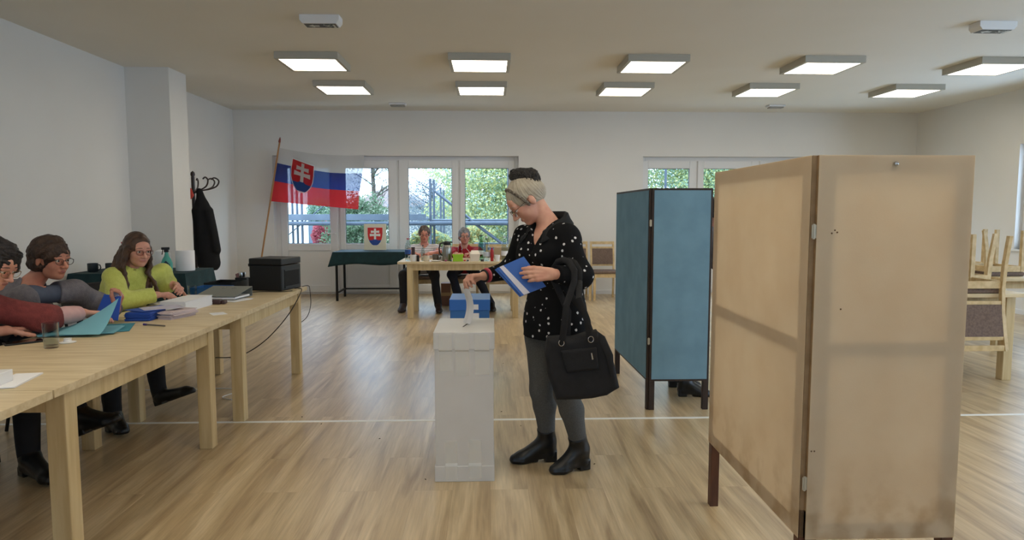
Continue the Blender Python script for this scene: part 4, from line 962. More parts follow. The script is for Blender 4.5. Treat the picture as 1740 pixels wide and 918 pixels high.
# things on the green table by the left wall
ZT2 = .81
M_DMUG = mat('dark mug', (30, 40, 44), .3)
def mug(label, loc, z, m, r=.042, h=.085, hs=1):
    t = thing('mug', label, 'mug', (*loc, z)); MB().lathe([(0, 0), (r * .94, 0), (r, .008), (r, h), (r - .005, h), (r - .006, .01), (0, .008)]).make('cup', m, t, True)
    MB().tube([(hs * (r - .003), 0, h * .82), (hs * (r + .022), 0, h * .8), (hs * (r + .03), 0, h * .5), (hs * (r + .02), 0, h * .25), (hs * (r - .003), 0, h * .2)], .0055, 8).make('handle', m, t, True)
mug('dark mug on the green side table, the left one', (-4.06, 7.1), ZT2, M_DMUG, .05, .085); mug('dark mug on the green side table, beside the lime sweater', (-3.89, 7.12), ZT2, M_DMUG, .05, .085, 1)
M_CLR = glass_mat('clear bottle plastic', (226, 236, 236), .3, 1.5); M_CLRG = glass_mat('green bottle plastic', (196, 226, 210), .3, 1.5)
def bottle(label, loc, z, h=.31, r=.04, m=None, capc=(190, 40, 40), lab=None, labz=(.1, .17), group=None):
    t = thing('bottle', label, 'bottle', (*loc, z), group=group)
    MB().lathe([(0, .006), (r * .6, 0), (r * .95, .006), (r, .02), (r, h * .28), (r * .94, h * .34), (r, h * .4), (r, h * .62), (r * .8, h * .75), (r * .42, h * .87), (r * .33, h * .9), (r * .33, h * .95)], n=20).make('bottle_body', m or M_CLR, t, True)
    MB().lathe([(0, 0), (r * .4, 0), (r * .4, h * .05), (0, h * .052)], (0, 0, h * .945), 14).make('bottle_cap', mat('cap ' + str(capc), capc, .4), t, True)
    if lab: MB().lathe([(r + .0012, labz[0]), (r + .0014, labz[0] + .001), (r + .0014, labz[1]), (r + .0012, labz[1] + .001)], n=20).make('bottle_label', mat('label ' + str(lab), lab, .5), t, True)
bottle('clear bottle with a red cap on the green side table', (-3.80, 7.2), ZT2, .30, .042)
sp = thing('spray_bottle', 'turquoise spray bottle with a black trigger on the green side table', 'spray bottle', (-3.29, 7.05, ZT2), .2)
M_TQ = mat('turquoise plastic', (72, 164, 152), .35)
MB().lathe([(0, 0), (.05, 0), (.055, .01), (.055, .09), (.04, .13), (.022, .16), (.016, .19), (.015, .205)], n=22, M=Matrix.Diagonal((1, .62, 1))).make('bottle_body', M_TQ, sp, True)
MB().box(-.02, .02, -.015, .015, .2, .235).box(-.045, .03, -.012, .012, .225, .25).prism([(-.035, .228), (-.028, .228), (-.038, .175), (-.045, .175)], -.008, .008).make('trigger', M_BLACKP, sp, bevel=.003)
MB().prism([(-.036, .03), (.036, .03), (.036, .075), (0, .115), (-.036, .075)], -.036, -.0335).make('bottle_label', mat('dark navy label', (30, 50, 70), .5), sp)
MB().prism([(-.03, .035), (.03, .035), (.032, .058), (-.032, .058)], -.0375, -.036).prism([(-.028, .066), (.028, .066), (.024, .078), (-.024, .078)], -.0375, -.036).make('label_text_band', mat('pale label', (190, 200, 200), .5), sp)
ro = thing('paper_towel_roll', 'thick white paper towel roll beside the spray bottle', 'paper roll', (-3.17, 7.2, ZT2)); MB().lathe([(.02, 0), (.09, 0), (.092, .01), (.092, .2), (.09, .21), (.02, .21), (.02, .001)], n=30).make('roll', M_PAPER, ro, True)
ke = thing('kettle', 'white kettle half hidden by the long brown hair', 'kettle', (-3.43, 7.22, ZT2)); MB().lathe([(0, 0), (.07, 0), (.072, .02), (.062, .16), (.05, .2), (.02, .215), (0, .217)], n=24).make('kettle_body', M_WHITE, ke, True); MB().lathe([(0, 0), (.074, 0), (.074, .02), (0, .02)], n=24).make('kettle_base', M_BLACKP, ke, True); MB().tube([(.05, 0, .19), (.09, 0, .18), (.1, 0, .1), (.068, 0, .05)], .009, 8).make('handle', M_WHITE, ke, True)
# things on the far table
Z9 = .7602
bottle('clear bottle with a blue label, leftmost on the window table', (-1.105, 9.25), Z9, .305, .041, capc=(170, 40, 50), lab=(40, 80, 150), labz=(.09, .15))
mug('white mug holding a brown packet, on the window table', (-1.02, 9.13), Z9, M_WHITE, .042, .09, -1)
o = MB().box(-.023, .023, -.016, .016, 0, .18).make('packet', mat('brown packet', (58, 32, 30), .4), None, bevel=.004); o.location = (-1.02, 9.13, Z9 + .0095); setp(o, 'dark brown packet standing in the white mug', 'packet')
o = MB().lathe([(0, 0), (.018, 0), (.019, .004), (.019, .078), (.012, .084), (0, .085)], n=16).make('small_jar', M_BLACKP, None, True); o.location = (-.955, 9.11, Z9); setp(o, 'small dark jar beside the white mug', 'jar')
bottle('small clear bottle with a dark cap near the small jar', (-.90, 9.22), Z9, .215, .027, capc=(40, 44, 60))
mug('glass coffee cup in front of the woman in stripes', (-.846, 9.14), Z9, mat('cream cup', (206, 196, 176), .3), .04, .075, -1)
mug('brown mug in front of the woman in stripes', (-.735, 9.26), Z9, mat('brown glaze', (96, 84, 72), .35), .04, .085)
o = MB().box(-.07, .07, -.05, .05, 0, .06).make('food_box', M_WHITE, None, bevel=.004); o.location = (-.63, 9.33, Z9); setp(o, 'white low food box behind the plate on the window table', 'box')
o = MB().lathe([(0, .0), (.045, 0), (.074, .011), (.074, .014), (.045, .006), (0, .005)], n=28).make('plate', M_WHITE, None, True); o.location = (-.722, 9.12, Z9); setp(o, 'white plate lying near the front edge of the window table', 'plate')
th_ = thing('thermos_jug', 'steel vacuum jug with a black handle on the window table', 'jug', (-.575, 9.2, Z9))
MB().lathe([(0, 0), (.06, 0), (.063, .01), (.063, .17), (.056, .2), (.045, .215)], n=28).make('jug_body', mat('satin steel', (150, 148, 140), .3, metal=.9), th_, True)
MB().lathe([(.046, .212), (.05, .225), (.048, .25), (.03, .265), (0, .268)], n=24).box(.03, .075, -.014, .014, .245, .262).make('jug_lid', M_BLACKP, th_, True); MB().tube([(-.045, 0, .245), (-.09, 0, .235), (-.105, 0, .17), (-.1, 0, .11), (-.063, 0, .07)], .010, 10).make('handle', M_BLACKP, th_, True)
bottle('tall pink-tinted bottle in front of the woman in red', (-.40, 9.26), Z9, .25, .032, m=glass_mat('pink bottle', (232, 190, 194), .3, 1.5), capc=(220, 200, 205))
lb_ = thing('sweets_box', 'bright lime green box with pinkish sweets on the window table', 'box', (-.425, 9.12, Z9), .05); MB().prism([(-.072, 0), (.072, 0), (.062, .05), (.078, .095), (-.078, .095), (-.062, .05)], -.05, .05).make('box_body', mat('lime card', (150, 196, 38), .5), lb_, bevel=.003)
kk = MB(); rs = random.Random(4)
for i in range(9): kk.lathe([(0, -.012), (.012, -.008), (.016, 0), (.012, .008), (0, .012)], (-.055 + .0137 * i, rs.uniform(-.03, .03), .1), 10)
kk.make('sweets', mat('pink sweets', (214, 160, 130), .5), lb_, True)
wb = thing('takeaway_box', 'white folded takeaway box with a straw on the window table', 'box', (-.20, 9.13, Z9), .1); MB().hexa([(-.055, -.045, 0), (.055, -.045, 0), (.055, .045, 0), (-.055, .045, 0)], [(-.068, -.055, .1), (.068, -.055, .1), (.068, .055, .1), (-.068, .055, .1)]).hexa([(-.068, -.055, .1), (.068, -.055, .1), (.068, .055, .1), (-.068, .055, .1)], [(-.045, -.012, .145), (.045, -.012, .145), (.045, .012, .145), (-.045, .012, .145)]).make('box_body', mat('warm white card', (224, 214, 200), .6), wb, bevel=.002); MB().tube([(-.06, .01, .11), (-.11, .0, .17)], .003, 6).make('straw', M_WHITE, wb)
for i, (x, y, h, m_, cc, lb2, lz, lab_) in enumerate([(-.115, 9.30, .345, M_CLRG, (34, 40, 60), (210, 216, 220), (.08, .13), 'big bottle with greenish top and dark cap on the window table'), (-.045, 9.17, .33, M_CLR, (210, 214, 218), (190, 196, 206), (.06, .12), 'big clear bottle with a pale cap beside the dark-capped one'),
        (.20, 9.2, .33, M_CLR, (214, 216, 220), (226, 226, 230), (.07, .13), 'big clear bottle partly behind the standing woman'), (.285, 9.32, .32, M_CLR, (200, 204, 210), None, None, 'rear clear bottle by the right end of the window table')]):
    bottle(lab_, (x, y), Z9, h, .043, m_, cc, lb2, lz or (.1, .15))
o = MB().lathe([(0, 0), (.02, 0), (.022, .004), (.022, .15), (.016, .155), (.016, .18), (0, .182)], n=16).make('spray_can', mat('red can', (176, 44, 50), .35), None, True); o.location = (.03, 9.14, Z9); setp(o, 'slim red can among the bottles on the window table', 'can')
o = MB().lathe([(0, 0), (.03, 0), (.038, .085), (.036, .085), (.028, .004), (0, .004)], n=20).make('paper_cup', M_WHITE, None, True); o.location = (.10, 9.1, Z9); setp(o, 'white paper cup beside the slim red can', 'cup')
o = MB().lathe([(0, 0), (.022, 0), (.022, .03), (0, .031)], n=16).make('small_jar', mat('dark lid jar', (50, 46, 44), .4), None, True); o.location = (-.10, 9.08, Z9); setp(o, 'tiny dark jar in front of the takeaway box', 'jar')
o = MB().box(-.11, .11, -.08, .08, 0, .17).make('carton', mat('tan carton', (176, 152, 122), .7), None, bevel=.003); o.location = (.17, 9.5, Z9); setp(o, 'tan cardboard carton behind the bottles on the window table', 'carton')
rs = random.Random(9)
for k_, (x, c_, t) in enumerate([(-.585, (140, 60, 110), 'purple'), (-.523, (60, 110, 90), 'green'), (-.335, (190, 60, 40), 'red'), (-.293, (50, 60, 90), 'navy')]):
    o = MB().lathe([(0, -.012), (.012, -.009), (.018, 0), (.012, .009), (0, .012)], n=12).make('sweet', mat('sweet ' + t, c_, .4), None, True); o.location = (x, 9.1 - (.03 if t == 'purple' else 0), Z9 + .0125); setp(o, '%s wrapped sweet near the front edge of the window table' % t, 'sweet')

for i, (px, py, a) in enumerate([(513, 709, .4), (546, 721, 1.2), (645, 746, .2), (723, 815, 2), (855, 618, .9), (852, 700, .2), (885, 724, 1.4), (1010, 789, .5)]):
    p = atz(px, py, .0); o = MB().hexa([(-.006, -.0025, 0), (.006, -.002, 0), (.005, .003, 0), (-.005, .002, 0)], [(-.005, -.002, .003), (.005, -.001, .002), (.004, .002, .004), (-.004, .0015, .002)]).make('dirt_crumb', mat('dark dirt', (40, 32, 30), .9), None)
    o.location = p; o.rotation_euler.z = a; setp(o, 'tiny dark crumb on the floor, ' + ['just behind the white line nearest the table legs', 'in front of the white line, near the table', 'in front of the line, near the ballot box', 'close to the foot of the ballot box, left side', 'far right of the ballot box, by the black handbag', 'behind the white line, right of the ballot box', 'in front of the white line, beside the grey leggings', 'right of the near black boot'][i], 'dirt', 'dirt crumbs on the floor')
# ================================================================ the standing woman
def J_(d): return {k: (Vector(v) if not isinstance(v, Vector) else v) for k, v in d.items()}
hf0 = Vector((-.735, -.13, -.665)).normalized(); hu0 = Vector((-.66, -.07, .75))
JW = J_(dict(org=(.33, 3.62, 0), tf=(-.74, -.67, 0), pel=at(944, 548, 3.67), wai=at(943, 490, 3.68), che=at(934, 425, 3.68), nb=at(933, 383, 3.69), hc=at(894.5, 341, 3.69), hf=hf0, hu=hu0,
    shL=at(963, 404, 3.57), elL=at(986, 470, 3.46), wrL=at(940, 466, 3.33), shR=at(893, 404, 3.80), elR=at(866, 458, 3.90), wrR=at(823, 469, 3.77),
    hipL=at(966, 575, 3.61), knL=at(962, 668, 3.56), anL=at(975, 772, 3.56), hipR=at(924, 573, 3.73), knR=at(920, 662, 3.70), anR=at(928, 755, 3.80)))
def foot_set(J, sd, toe, heel): J['toe' + sd] = Vector(toe); J['heel' + sd] = Vector(heel)
tL = atz(937, 806, .0); hL = atz(999, 795, .0); tR = atz(869, 787, .0); hR = atz(945, 782, .0)
foot_set(JW, 'L', tL, hL); foot_set(JW, 'R', tR, hR)
JW['anL'] = hL.lerp(tL, .22) + Vector((0, 0, .115)); JW['anR'] = hR.lerp(tR, .2) + Vector((0, 0, .115))
JB = dict(JW); JB['toeL'] = tL.lerp(hL, .2) + Vector((0, 0, .04)); JB['toeR'] = tR.lerp(hR, .2) + Vector((0, 0, .04))
hl_f, hl_t = hand(JW['wrL'], (-.98, -.03, .0), (.02, .96, -.26), -1, [(8, 10, 6), (12, 14, 8), (16, 18, 10), (22, 24, 12)], thumb=(.93, .22, .10), tb=(4, 4), spread=.035)
# the right hand pinches the ballot, fingers curled down
hr_f, hr_t = hand(JW['wrR'], (-.80, -.35, .02), (-.10, -.25, -1), -1, [(48, 40, 16), (54, 46, 20), (60, 50, 26), (66, 54, 28)], thumb=(.86, .18, .55), tb=(0, -10), spread=.04)
SK0 = (210, 160, 136)
W0, S0, Wf, R0, full0 = person('person', 'standing woman in a black dotted jacket dropping her ballot into the white box', JB, SK0, (166, 98, 90), (150, 140, 130), h=.0045, hands=(hl_f, hr_f), wd=.98)
O0 = tuple(W0.location)
# hair, pulled up under a crocheted net
bk = at(892, 299, 3.70)
M_GHAIR = mat('silver hair', (182, 172, 152), .5, noise=((154, 144, 126), 14, 3), spec=.3)
E0 = lambda c, d: ell(Wf(*c), d, R0)
hf_ = un([E0((0, -.016, .034), (.082, .103, .094)), E0((0, -.075, .01), (.055, .05, .06)), cap(Wf(0, -.05, .07), bk - Vector((0, 0, .03)), .06, .03)], .012)
hf_ = minus(hf_, E0((0, .115, -.055), (.085, .088, .115)), .01); hf_ = minus(hf_, E0((0, -.0, -.10), (.1, .075, .075)), .012)
for sx in (1, -1): hf_ = minus(hf_, E0((sx * .088, -.006, -.018), (.03, .028, .036)), .008)
rs_ = np.array(tuple(Wf(0, -.08, .14)), dtype=np.float32)
def strands(f, amp, c, R, n=60):
    def g(P):
        q = (P - c) @ R; a = np.arctan2(q[:, 0], q[:, 1] + 1e-6); return f(P) + amp * np.sin(a * n) * np.sin(a * n * .37 + q[:, 2] * 30)
    return g
solid('hair', strands(hf_, .0018, rs_, R0, 52), *box_of([JW['hc']], .2), .0036, M_GHAIR, W0, O0)
M_NET = mat('black crochet', (24, 22, 22), .9, noise=((52, 48, 44), 90, 3), bump=.8, bscale=140)
nb_ = MB(); bc = Wf(0, -.083, .165)
bun = un([ell(bk, (.074, .066, .042)), ell(bk + Vector((.05, 0, -.026)), (.034, .045, .036)), ell(bk + Vector((-.055, 0, -.0)), (.022, .028, .018))], .012)
solid('hair_net', folds(folds(bun, .007, 110, 3), .004, 210, 5), *box_of([bk], .15), .0036, M_NET, W0, O0)
mb = MB()
for i in range(24):   # crochet loops round the rim
    a = 2 * PI * i / 24; ring = []
    for j in range(9):
        t = 2 * PI * j / 8; rr_ = 1 + .17 * math.cos(t); ring.append(bk + Vector((.074 * math.cos(a) * rr_ + .006, .062 * math.sin(a) * rr_, -.012 + .014 * math.sin(t) - .030 * math.cos(a))))
    mb.tube(ring, .0028, 5, False)
mb.make('net_rim', M_NET, W0, True, org=O0)
ring = [Wf(.0865 * math.cos(t), .012 + .004 * math.sin(t) * 0 + .118 * math.sin(t) * .80, .085 + .028 * math.sin(t) - .055 * (abs(math.cos(t))) ** 1.5) for t in [PI * i / 24 for i in range(25)]]
ring = []
for i in range(31):
    t = -.15 + (PI + .3) * i / 30; x = math.cos(t); s_ = math.sin(t)
    ring.append(Wf(.0865 * x, .022 + .03 * s_, -.012 + .141 * max(s_, 0) ** .8 - .02 * (s_ < 0)))
M_BAND = mat('embroidered headband', (74, 62, 48), .8, noise=((142, 134, 120), 130, 3), bump=.8, bscale=200)
# band rides on the hair surface
hsurf = hf_
bp_ = []
for p in ring:
    p = np.array([tuple(p)], dtype=np.float32); c = np.array(tuple(Wf(0, -.01, .02)), dtype=np.float32); d = p - c; d /= np.linalg.norm(d); lo_, hi_ = .04, .16
    for _ in range(22):
        mdl = (lo_ + hi_) / 2; v = min(hsurf(c + d * mdl)[0], full0(c + d * mdl)[0]); lo_, hi_ = (mdl, hi_) if v < 0 else (lo_, mdl)
    bp_.append(Vector(tuple((c + d * (lo_ + .003))[0])))
MB().tube(bp_, .0085, 10).make('headband', M_BAND, W0, True, org=O0)
glasses(W0, Wf, mat('thin dark metal', (60, 50, 48), .3, metal=.8), y=.105, r=.0012)
# black jacket with small white blossoms
jm = bpy.data.materials.new('black jacket with white blossoms'); jm.use_nodes = True; N = jm.node_tree.nodes; L = jm.node_tree.links; b_ = N['Principled BSDF']; b_.inputs['Roughness'].default_value = .92; b_.inputs['Specular IOR Level'].default_value = .2
tc = N.new('ShaderNodeTexCoord'); nz = N.new('ShaderNodeTexNoise'); nz.inputs['Scale'].default_value = 130; nz.inputs['Detail'].default_value = 1
vo = N.new('ShaderNodeTexVoronoi'); vo.inputs['Scale'].default_value = 28; vo.inputs['Randomness'].default_value = .62; L.new(tc.outputs['Object'], vo.inputs['Vector'])
ma = N.new('ShaderNodeMath'); ma.operation = 'MULTIPLY_ADD'; ma.inputs[1].default_value = .16; L.new(tc.outputs['Object'], nz.inputs['Vector']); L.new(nz.outputs['Fac'], ma.inputs[0]); L.new(vo.outputs['Distance'], ma.inputs[2])
mr = N.new('ShaderNodeMapRange'); mr.inputs['From Min'].default_value = .29; mr.inputs['From Max'].default_value = .26; L.new(ma.outputs[0], mr.inputs['Value'])
mx = N.new('ShaderNodeMix'); mx.data_type = 'RGBA'; mx.inputs['A'].default_value = (*lin((14, 14, 16)), 1); mx.inputs['B'].default_value = (*lin((206, 204, 204)), 1); L.new(mr.outputs[0], mx.inputs['Factor']); L.new(mx.outputs['Result'], b_.inputs['Base Color'])
tf = JW['tf'].normalized(); fl = (tf, .72); rt = tf.cross(Vector((0, 0, 1))).normalized(); up = Vector((0, 0, 1))
pel, wai, che, nb0 = JW['pel'], JW['wai'], JW['che'], JW['nb']
hem = at(940, 572, 3.67)
tor = un([cap(hem - up * .08, pel - tf * .0, .202, .186, fl), cap(pel, wai, .182, .156, fl), cap(wai, che, .15, .158, fl), cap(che, nb0 - up * .01, .150, .066, fl), cap(JW['shL'], JW['shR'], .062)] + [ell(che + tf * .075 + rt * sx * .07 - up * .035, (.074, .074, .074)) for sx in (1, -1)], .02)
slL = un([cap(JW['shL'], JW['elL'], .066, .062), cap(JW['elL'], JW['wrL'], .062, .044)], .012)
slR = un([cap(JW['shR'], JW['elR'], .066, .058), cap(JW['elR'], JW['wrR'], .056, .040)], .012)
dL = (JW['wrL'] - JW['elL']).normalized(); dR = (JW['wrR'] - JW['elR']).normalized()
slL = inter(slL, plane(JW['wrL'] - dL * .018, dL)); slR = inter(slR, plane(JW['wrR'] - dR * .022, dR))
jk = folds(un([tor, slL, slR], .014), .007, 24, 4); jk = inter(jk, plane(hem, (0, 0, -1)))
# open neck: a wedge cut down the front, and the neck hole
vtip = at(912, 428, 3.5); 
neck = cap(nb0 + up * .0, Wf(0, -.03, -.06), .060, .058)
a0 = nb0 + tf * .06 + up * .02; 
wedge = un([cap(nb0 + up * .05 + tf * .03, nb0 - up * .135 + tf * .15, .062, .012), cap(nb0 + up * .05 + tf * .03, nb0 - up * .09 + tf * .17, .062, .02)], .01)
jk = minus(minus(jk, neck, .006), wedge, .006)
lo, hi = box_of([JW[k] for k in ('shL', 'shR', 'elL', 'elR', 'wrL', 'wrR', 'pel')] + [hem], .2)
garment('jacket', W0, jk, jm, lo, hi, .0055)
M_BLKC = mat('black collar cloth', (16, 16, 18), .92)
# collar stands round the back of the neck and folds into the lapels
cl_pts = []
for i in range(25):
    t = -2.5 + 5.0 * i / 24; k_ = abs(t) / 2.5
    p = nb0 - tf * (.078 * math.cos(t) * (1 if abs(t) < 1.57 else 1.15)) + rt * (.085 * math.sin(t) * (1 - .25 * max(0, k_ - .6))) + up * (.055 - .10 * max(0, k_ - .35) ** 1.2 * 1.7) + tf * (.05 * max(0, k_ - .6))
    cl_pts.append(p)
g = []
for i, p in enumerate(cl_pts):
    k_ = abs(i - 12) / 12; c_ = nb0 + up * (p.z - nb0.z); o_ = (p - c_).normalized(); g.append([p - up * .035 + o_ * .006, p + up * .0, p + up * .018 + o_ * .006, p + up * .012 + o_ * .018, p - up * .02 + o_ * .032, p - up * .045 + o_ * (.042 + .02 * k_)])
cb = MB().sheet(g).make('collar', M_BLKC, W0, True, org=O0); sm = cb.modifiers.new('t', 'SOLIDIFY'); sm.thickness = .006; sm.offset = 0
# wrist bands
for nm_, off, c_, r_ in (('wrist_band', -.012, (176, 50, 70), .0335), ('bracelet', .0, (24, 22, 24), .0315), ('wrist_band', -.022, (206, 96, 110), .036)):
    p = JW['wrR'] + dR * off; a_ = dR.cross(up).normalized(); c2 = a_.cross(dR)
    MB().tube([p + (a_ * math.cos(t) + c2 * math.sin(t)) * r_ for t in [2 * PI * i / 20 for i in range(21)]], .0055, 8, False).make(nm_, mat('band ' + str(c_), c_, .7), W0, True, org=O0)
# grey leggings
lg = un([cap(pel, JW['hipL'], .135, .11, fl), cap(pel, JW['hipR'], .135, .11, fl)] + [q for s_ in 'LR' for q in (cap(JW['hip' + s_], JW['kn' + s_], .104, .063), cap(JW['kn' + s_], JW['kn' + s_].lerp(JW['an' + s_], .3) - tf * .012, .061, .061), cap(JW['kn' + s_].lerp(JW['an' + s_], .3) - tf * .012, JW['an' + s_], .061, .043))], .012)
lg = inter(folds(lg, .002, 40, 7), plane(hem + up * .07, up), plane((0, 0, .1), (0, 0, -1)))
lo, hi = box_of([JW[k] for k in ('hipL', 'hipR', 'anL', 'anR')], .13)
garment('leggings', W0, lg, mat('charcoal knit', (86, 86, 84), .95, noise=((74, 74, 73), 160, 3), bump=.15, bscale=400), lo, hi, .006)
M_BOOT = mat('black leather', (16, 16, 17), .38, bump=.06, bscale=60)
boots(W0, JW, M_BOOT, hgt=.17, heel=.055, rad=.052, h=.0045)

# ballot between fingers and slot
slot = Vector((-.135 + .004, 3.735 + .03, .802)); tip = (hr_t[0] + hr_t[4]) / 2
tip2 = tip + Vector((-.002, 0, -.004))
g = []
wdir = Vector((.36, -.92, .02)).normalized()
for i in range(15):
    t = i / 14; c = slot.lerp(tip2, t) + Vector((.022 * math.sin(PI * t), 0, 0)) ; w_ = .052 + .0 * t
    g.append([c + wdir * w_ * (j / 4 - 1) + Vector((.004 * math.sin(j), 0, 0)) + Vector((.02 * (1 - t) * (j / 4) * 0, 0, 0)) for j in range(9)])
ev = MB().sheet([[q for q in row] for row in g], .0012, (1, .16, 0)).make('ballot_envelope', mat('pale grey envelope', (228, 228, 230), .7, translucent=.15), None, True, org=slot)
setp(ev, 'pale folded envelope half pushed into the slot of the white ballot box', 'envelope')
# blue folder in her left hand
c4 = [at(844, 456, 3.357), at(886, 503, 3.337), at(928, 487, 3.367), at(890, 436, 3.387)]
nrm = (c4[1] - c4[0]).cross(c4[3] - c4[0]).normalized(); nrm = nrm if nrm.y < 0 else -nrm
def quad(a, b, c, d, th, off, nm, m, par, org):
    P = [p + nrm * off for p in (a, b, c, d)]; return MB().add([p - org for p in P] + [p - nrm * th - org for p in P], [(0, 1, 2, 3), (7, 6, 5, 4), (0, 4, 5, 1), (1, 5, 6, 2), (2, 6, 7, 3), (3, 7, 4, 0)]).make(nm, m, par)
fo_ = thing('folder', 'blue envelope folder with a white strip, held in the standing woman\'s left hand', 'folder', c4[0])
M_FOLD = mat('blue folder card', (46, 92, 168), .5); o4 = c4[0]
q1 = quad(*c4, .0025, 0, 'cover', M_FOLD, fo_, o4); L4 = lambda a, b, t: a.lerp(b, t)
sh = at(841, 458, 3.364) - c4[0]
quad(c4[0] + sh, L4(c4[1], c4[0], .0) + sh * .8, L4(c4[1], c4[2], .3) + sh * .3, L4(c4[0], c4[3], .3), .0025, -.006, 'back_cover', M_FOLD, fo_, o4)
quad(L4(c4[0], c4[3], .10) + nrm * .0, L4(c4[1], c4[2], .10), L4(c4[1], c4[2], .34), L4(c4[0], c4[3], .24), .001, .0016, 'paper_strip', mat('lilac strip', (206, 204, 214), .6), fo_, o4)

# handbag on her elbow
M_BAG = mat('black bag cloth', (15, 15, 17), .85, noise=((20, 20, 23), 30, 3), bump=.15, bscale=120)
YB0 = 3.36
P = lambda x, y, Y=YB0: at(x, y, Y)
bag = thing('handbag', 'large black handbag hanging from the standing woman\'s bent left arm', 'bag', P(985, 672))
ctr = P(985, 620)
prof = [(942, 577, .035), (1010, 570, .035), (1022, 585, .04), (1046, 655, .05), (1000, 664, .055), (945, 665, .05), (936, 640, .05)]
bx_ = []
def poly_sdf(pts2, y0, half, rnd):
    P2 = np.array(pts2, dtype=np.float32)
    def f(Q):
        x, z = Q[:, 0], Q[:, 2]; d = np.full(len(Q), 1e9, dtype=np.float32); s = np.ones(len(Q), dtype=np.float32); n = len(P2)
        for i in range(n):
            a, b = P2[i], P2[(i - 1) % n]; e = b - a; wx, wz = x - a[0], z - a[1]; t = np.clip((wx * e[0] + wz * e[1]) / (e @ e), 0, 1)
            d = np.minimum(d, (wx - e[0] * t) ** 2 + (wz - e[1] * t) ** 2)
            c1 = z >= a[1]; c2 = z < b[1]; c3 = e[0] * wz > e[1] * wx; k_ = (c1 & c2 & c3) | (~c1 & ~c2 & ~c3); s = np.where(k_, -s, s)
        d2 = s * np.sqrt(d) + rnd
        th = half * (1 - .35 * np.clip((z - P2[:, 1].min()) / (P2[:, 1].max() - P2[:, 1].min()), 0, 1)); dy = np.abs(Q[:, 1] - y0) - th + rnd
        return np.minimum(np.maximum(d2, dy), 0) + np.sqrt(np.maximum(d2, 0) ** 2 + np.maximum(dy, 0) ** 2) - rnd
    return f
pp = [(P(x, y).x, P(x, y).z) for x, y in ((930, 572), (968, 574), (1014, 560), (1036, 590), (1050, 655), (1028, 667), (985, 675), (944, 674), (930, 630), (925, 600))]
bf = folds(poly_sdf(pp, YB0, .075, .03), .006, 26, 12)
solid('bag_body', bf, *box_of([P(925, 560), P(1052, 680)], .11), .006, M_BAG, bag, tuple(bag.location))
bo = bag.location
pk = [(P(x, y).x, P(x, y).z) for x, y in ((950, 592), (1010, 586), (1014, 622), (960, 628))]
solid('front_pocket', poly_sdf(pk, YB0 - .062, .018, .012), *box_of([P(945, 580), P(1020, 632)], .1), .005, M_BAG, bag, tuple(bo))
elb = JW['elL']
def strap(pts, w=.016, t=.004, nm='strap'):
    m = MB().tube(pts, w, 10, True, flat=((0, 1, 0), .3)); m.make(nm, M_BAG, bag, True, org=bo)
yb = YB0 - .075
def over_arm(s_):
    'the handle lies round the forearm sleeve, clear of it'
    c = elb + dL * s_; a_ = dL.cross(Vector((0, 0, 1))).normalized(); a_ = a_ if a_.y < 0 else -a_; b2 = Vector((0, 0, 1)); r_ = .076
    return [c + a_ * (r_ * math.cos(t)) + b2 * (r_ * math.sin(t)) for t in (-.35, .35, 1.05, 1.57, 2.1, 2.8, 3.5)]
strap([P(954, 588, yb), P(958, 560, yb - .03), P(962, 520, yb - .04)] + over_arm(.125) + [P(966, 530, YB0 + .02), P(964, 575, YB0 + .03)])
strap([P(1003, 580, yb), P(998, 545, yb - .02), P(984, 508, yb - .03)] + over_arm(.088) + [P(992, 530, YB0 + .02), P(1004, 566, YB0 + .03)])
for x, y in ((954, 583), (1004, 577)):
    c = P(x, y, yb - .012); MB().tube([c + Vector((.013 * math.cos(t), 0, .015 * math.sin(t))) for t in [2 * PI * i / 16 for i in range(17)]], .0022, 8, False).make('ring', M_STEEL, bag, True, org=bo)
MB().tube([P(1005, 600, yb - .012), P(1007, 611, yb - .014)], [.004, .006], 8).make('zip_pull', M_STEEL, bag, True, org=bo)
sc_p = [P(1013, 566, YB0 - .02), P(1022, 575, YB0 - .04), P(1036, 605, YB0 - .07), P(1041, 640, YB0 - .075)]
MB().tube(sc_p, [.012, .02, .018, .01], 8, flat=((0, 1, 0), .4)).make('side_flap', M_BAG, bag, True, org=bo)
